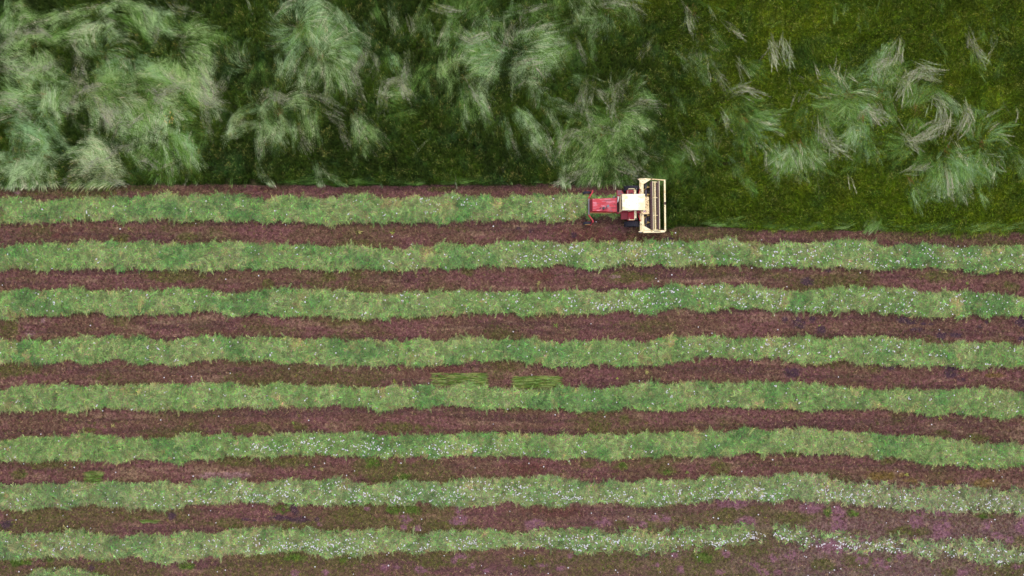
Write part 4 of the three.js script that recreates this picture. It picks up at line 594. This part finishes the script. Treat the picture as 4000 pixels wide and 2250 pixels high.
  for (const s of [-1, 1]) { // handrail with lamp on each side
    const z0 = s < 0 ? -0.61 : 0.51, z1 = s < 0 ? -1.165 : 1.17, g = grp('lamp_rail', W);
    part('arm', bx(-0.065, 0.105, 2.0, 2.03, Math.min(z0, z1), Math.max(z0, z1), 0.01), M.cream, g); part('rail', [bar([-0.44, 1.85, z1], [0.0, 1.85, z1], 0.05, 0.05), rod([-0.42, 1.25, z1 - s * 0.06], [-0.42, 1.85, z1], 0.024), rod([0.02, 1.25, z1 - s * 0.06], [0.02, 2.0, z1 - s * 0.02], 0.024)], M.cream, g);
    part('work_lamp', [rod([0.0, 2.08, z1 - s * 0.03], [0.1, 2.08, z1 - s * 0.03], 0.065, 16, 0.075)], M.dark, g); part('lamp_lens', rod([0.1, 2.08, z1 - s * 0.03], [0.112, 2.08, z1 - s * 0.03], 0.062, 16), M.lens, g);
  }
  // wheels
  const wheel = (name, x, z, R, w, lugs, parent, rimSide) => {
    const g = grp(name, parent); g.position.set(x, R, z);
    const prof = []; for (let k = 0; k <= 16; k++) { const t = k / 16 * Math.PI, sx = -Math.cos(t), sy = Math.sin(t); prof.push(new THREE.Vector2(R * (0.60 + 0.36 * Math.pow(sy, 0.55)), sx * w / 2 * (0.86 + 0.14 * sy))); }
    part('tyre', new THREE.LatheGeometry(prof, 40).rotateX(Math.PI / 2), M.tyre, g);
    if (lugs) { const ls = []; for (let k = 0; k < lugs; k++) for (const s of [-1, 1]) { const b = new RoundedBoxGeometry(0.045, 0.05, w * 0.52, 1, 0.01).rotateY(s * 0.62).translate(0, R * 0.985, s * w * 0.23).rotateZ((k + (s > 0 ? 0.5 : 0)) / lugs * Math.PI * 2); ls.push(b); } part('tread', ls, M.tyre, g); }
    else { const ls = []; for (const dz of [-0.3, 0, 0.3]) ls.push(new THREE.TorusGeometry(R * (0.955 - Math.abs(dz) * 0.05), 0.014, 6, 40).translate(0, 0, dz * w)); part('tread', ls, M.tyre, g); }
    part('rim', [new THREE.CylinderGeometry(R * 0.6, R * 0.6, w * (lugs ? 0.4 : 0.7), 32, 1, true).rotateX(Math.PI / 2), new THREE.CylinderGeometry(R * 0.58, R * 0.58, 0.03, 32).rotateX(Math.PI / 2), ...(lugs ? [] : [new THREE.TorusGeometry(R * 0.6, 0.016, 8, 36).translate(0, 0, rimSide * w * 0.42)])], M.yellow, g);
    part('hub', new THREE.CylinderGeometry(R * 0.2, R * 0.2, w * 0.75, 16).rotateX(Math.PI / 2), M.dark, g); return g;
  };
  wheel('drive_wheel', 0.0, -1.34, 0.56, 0.46, 18, W, -1); wheel('drive_wheel', -0.015, 1.39, 0.56, 0.46, 18, W, 1);
  wheel('caster_wheel', -3.42, -1.1, 0.34, 0.25, 0, W, 1).rotation.y = 0.06; wheel('caster_wheel', -3.42, 1.25, 0.34, 0.25, 0, W, 1).rotation.y = 0.03;
  part('rear_axle', [bar([-3.335, 0.82, -0.62], [-3.345, 0.82, 0.67], 0.1, 0.12), bx(-3.33, -3.18, 0.74, 0.86, -0.3, 0.34)], M.grey, W);
  for (const s of [-1, 1]) { const zc = s < 0 ? -1.1 : 1.25, x0 = -3.335, zb = s < 0 ? -0.58 : 0.64, za = s < 0 ? -1.08 : 1.09; const a = part('caster_arm', [bar([x0, 0.825, zb], [x0, 0.825, zb + s * 0.09], 0.11, 0.13), bar([x0 - 0.01, 0.83, zb + s * 0.04], [-3.045, 0.83, za], 0.1, 0.12), bar([-3.05, 0.83, za - s * 0.03], [-3.03, 0.83, za + s * 0.16], 0.1, 0.12)], M.red, W); part('kingpin', rod([-3.035, 0.4, za + s * 0.1], [-3.035, 0.87, za + s * 0.1], 0.05), M.redDull, a); part('fork', [bar([-3.035, 0.44, za + s * 0.1], [-3.2, 0.42, zc + 0.15], 0.06, 0.05), bar([-3.1, 0.43, zc + 0.15], [-3.42, 0.34, zc + 0.15], 0.03, 0.06), bar([-3.1, 0.43, zc - 0.15], [-3.42, 0.34, zc - 0.15], 0.03, 0.06), rod([-3.42, 0.34, zc - 0.16], [-3.42, 0.34, zc + 0.16], 0.02)], M.red, a); }
  // lift rams
  for (const [a, b] of [[[0.561, 1.1, -1.27], [0.40, 0.86, -0.62]], [[0.557, 1.1, 1.232], [0.376, 0.88, 0.45]]]) { const r = part('lift_ram', rod(a, [(a[0] * 0.3 + b[0] * 0.7), (a[1] * 0.3 + b[1] * 0.7), (a[2] * 0.3 + b[2] * 0.7)], 0.035), M.red, W); part('ram_rod', rod([(a[0] * 0.3 + b[0] * 0.7), (a[1] * 0.3 + b[1] * 0.7), (a[2] * 0.3 + b[2] * 0.7)], b, 0.022), M.steel, r); }
  for (const z of [-0.5, 0.52]) part('lift_arm', bar([0.2, 0.6, z], [0.72, 0.5, z], 0.09, 0.14), M.red, W);
  // header
  const hd = grp('header', W);
  part('main_beam', [rod([0.742, 0.86, -1.74], [0.756, 0.86, 1.95], 0.145, 24)], M.cream, hd); part('back_rod', rod([0.575, 0.9, -1.9], [0.59, 0.9, 1.95], 0.03, 10), M.cream, hd);
  for (const z of [-1.323, 1.316]) part('ram_bracket', bx(0.535, 0.69, 0.95, 1.14, z - 0.085, z + 0.085, 0.02), M.cream, hd);
  part('back_sheet', bx(0.66, 0.69, 0.16, 0.8, -1.95, -0.66), M.cream, hd); part('back_sheet', bx(0.66, 0.69, 0.16, 0.8, 0.68, 1.92), M.cream, hd); part('floor_pan', bx(0.67, 1.36, 0.13, 0.16, -1.96, 1.92), M.brown, hd);
  part('north_end_sheet', [plate([[0.42, -2.04], [0.6, -2.085], [1.0, -2.085], [1.41, -2.045], [1.42, -1.99], [0.82, -1.60], [0.64, -1.64], [0.55, -1.93], [0.42, -2.0]], 0.95, 1.0), bx(0.62, 1.44, 0.14, 0.94, -2.03, -2.0)], M.cream, hd).name = 'end_sheet';
  part('slot', bx(0.45, 0.86, 0.999, 1.006, -2.045, -2.012, 0.003), M.dark, hd); part('drive_pulley', rod([0.52, 0.84, -2.04], [0.52, 0.84, -2.14], 0.14, 20), M.dark, hd);
  part('end_sheet', [plate([[0.8, 1.9], [1.41, 1.905], [2.56, 1.915], [2.56, 1.96], [2.44, 2.07], [0.82, 2.095]], 0.84, 0.92), bx(0.85, 2.4, 0.16, 0.84, 2.03, 2.06), plate([[0.64, 1.9], [0.86, 1.56], [1.42, 1.898], [0.8, 1.898]], 0.95, 0.99), bx(0.62, 0.82, 0.85, 0.95, 1.86, 1.99)], M.cream, hd);
  part('slot', bx(1.65, 2.13, 0.919, 0.927, 1.985, 2.02, 0.003), M.dark, hd); part('end_pulley', [rod([0.62, 0.8, 1.98], [0.62, 0.8, 2.09], 0.13, 20)], M.steel, hd); part('pulley_guard', bar([0.45, 0.93, 2.0], [0.82, 0.93, 2.0], 0.06, 0.03), M.cream, hd);
  part('side_rail', bar([1.38, 0.95, -2.02], [2.56, 0.95, -1.92], 0.075, 0.07), M.rusty, hd); part('front_bar', bx(2.42, 2.555, 0.9, 1.0, -1.95, 1.97, 0.03), M.cream, hd); part('bar_patch', bx(2.425, 2.55, 1.0, 1.006, -0.245, -0.03, 0.003), M.brown, hd);
  { // centre hood over the crop rollers
    const c = part('roller_hood', [plate([[0.66, -0.65], [1.225, -0.65], [1.24, 0.68], [0.66, 0.68]], 1.08, 1.14), bx(1.2, 1.23, 0.62, 1.1, -0.64, 0.67)], M.rusty, hd, 'rust-spotted cream hood over the crop rollers');
    part('emblem', rod([0.885, 1.139, 0.478], [0.885, 1.146, 0.478], 0.085, 24), M.white, c); part('emblem_mark', plate([[0.85, 0.415], [0.885, 0.43], [0.89, 0.54], [0.85, 0.51]], 1.146, 1.156), M.decal, c); part('mark_bar', plate([[0.905, 0.43], [0.93, 0.44], [0.93, 0.52], [0.905, 0.53]], 1.146, 1.156), M.decal, c); }
  { // auger: shaft with two helical flights
    const a = grp('auger', hd), x = 1.11, y = 0.52; part('shaft', rod([x, y, -1.98], [x, y, 1.9], 0.1, 20), M.shaft, a);
    for (const [z0, z1, dir] of [[-1.96, -0.62, 1], [1.88, 0.64, -1]]) { const n = 90, pos = [], idx = []; for (let k = 0; k <= n; k++) { const t = k / n, z = z0 + (z1 - z0) * t, ang = dir * (t * 2.3 * 6.283) + 1.2; for (const r of [0.09, 0.33]) pos.push(x + Math.cos(ang) * r, y + Math.sin(ang) * r, z); } for (let k = 0; k < n; k++) idx.push(2 * k, 2 * k + 1, 2 * k + 3, 2 * k, 2 * k + 3, 2 * k + 2); const g = new THREE.BufferGeometry(); g.setAttribute('position', new THREE.Float32BufferAttribute(pos, 3)); g.setIndex(idx); g.computeVertexNormals(); part('flight', g, M.yellow, a); } }
  { // reel
    const r = grp('reel', hd), x = 1.752, y = 0.86, R = 0.345; part('centre_tube', rod([x, y, -1.84], [x, y, 1.89], 0.072, 20), M.cream, r);
    for (const z of [-1.79, -0.6, 0.765, 1.87]) part('spider', [0.785, 2.356].map(a => bar([x - Math.cos(a) * R, y - Math.sin(a) * R, z], [x + Math.cos(a) * R, y + Math.sin(a) * R, z], 0.03, 0.05)).concat([bar([x - 0.22, y + 0.2, z], [x + 0.22, y + 0.2, z], 0.03, 0.03)]), M.cream, r);
    for (const a of [0.785, 2.356, 3.927, 5.498]) { const cx = x + Math.cos(a) * R, cy = y + Math.sin(a) * R, s = Math.cos(a) < 0 ? 1 : 1; part('bat', bx(cx + 0.012, cx + 0.056, cy, cy + 0.03, -1.84, 1.88, 0.006), M.cream, r); const tb = part('tine_bar', bx(cx - 0.1, cx + 0.008, cy - 0.01, cy + 0.015, -1.84, 1.88, 0.005), M.brown, r), tines = []; for (let z = -1.8; z < 1.86; z += 0.1) { tines.push(rod([cx + 0.06, cy - 0.01, z], [cx + 0.11, cy - 0.2, z], 0.008, 5)); tines.push(bx(cx - 0.105, cx - 0.085, cy - 0.005, cy + 0.012, z - 0.02, z + 0.02, 0.003)); } part('tine', tines, M.rusty, r).userData.kind = 'stuff'; } }
  { const guards = [], kn = bx(1.36, 1.44, 0.11, 0.14, -1.96, 1.95, 0.006); for (let z = -1.9; z < 1.95; z += 0.0762) guards.push(new THREE.ConeGeometry(0.02, 0.14, 5).rotateZ(-Math.PI / 2).translate(1.5, 0.12, z)); part('cutter_bar', [kn, ...guards], M.steel, hd); }
}

shade(scene);
renderer.render(scene, camera);
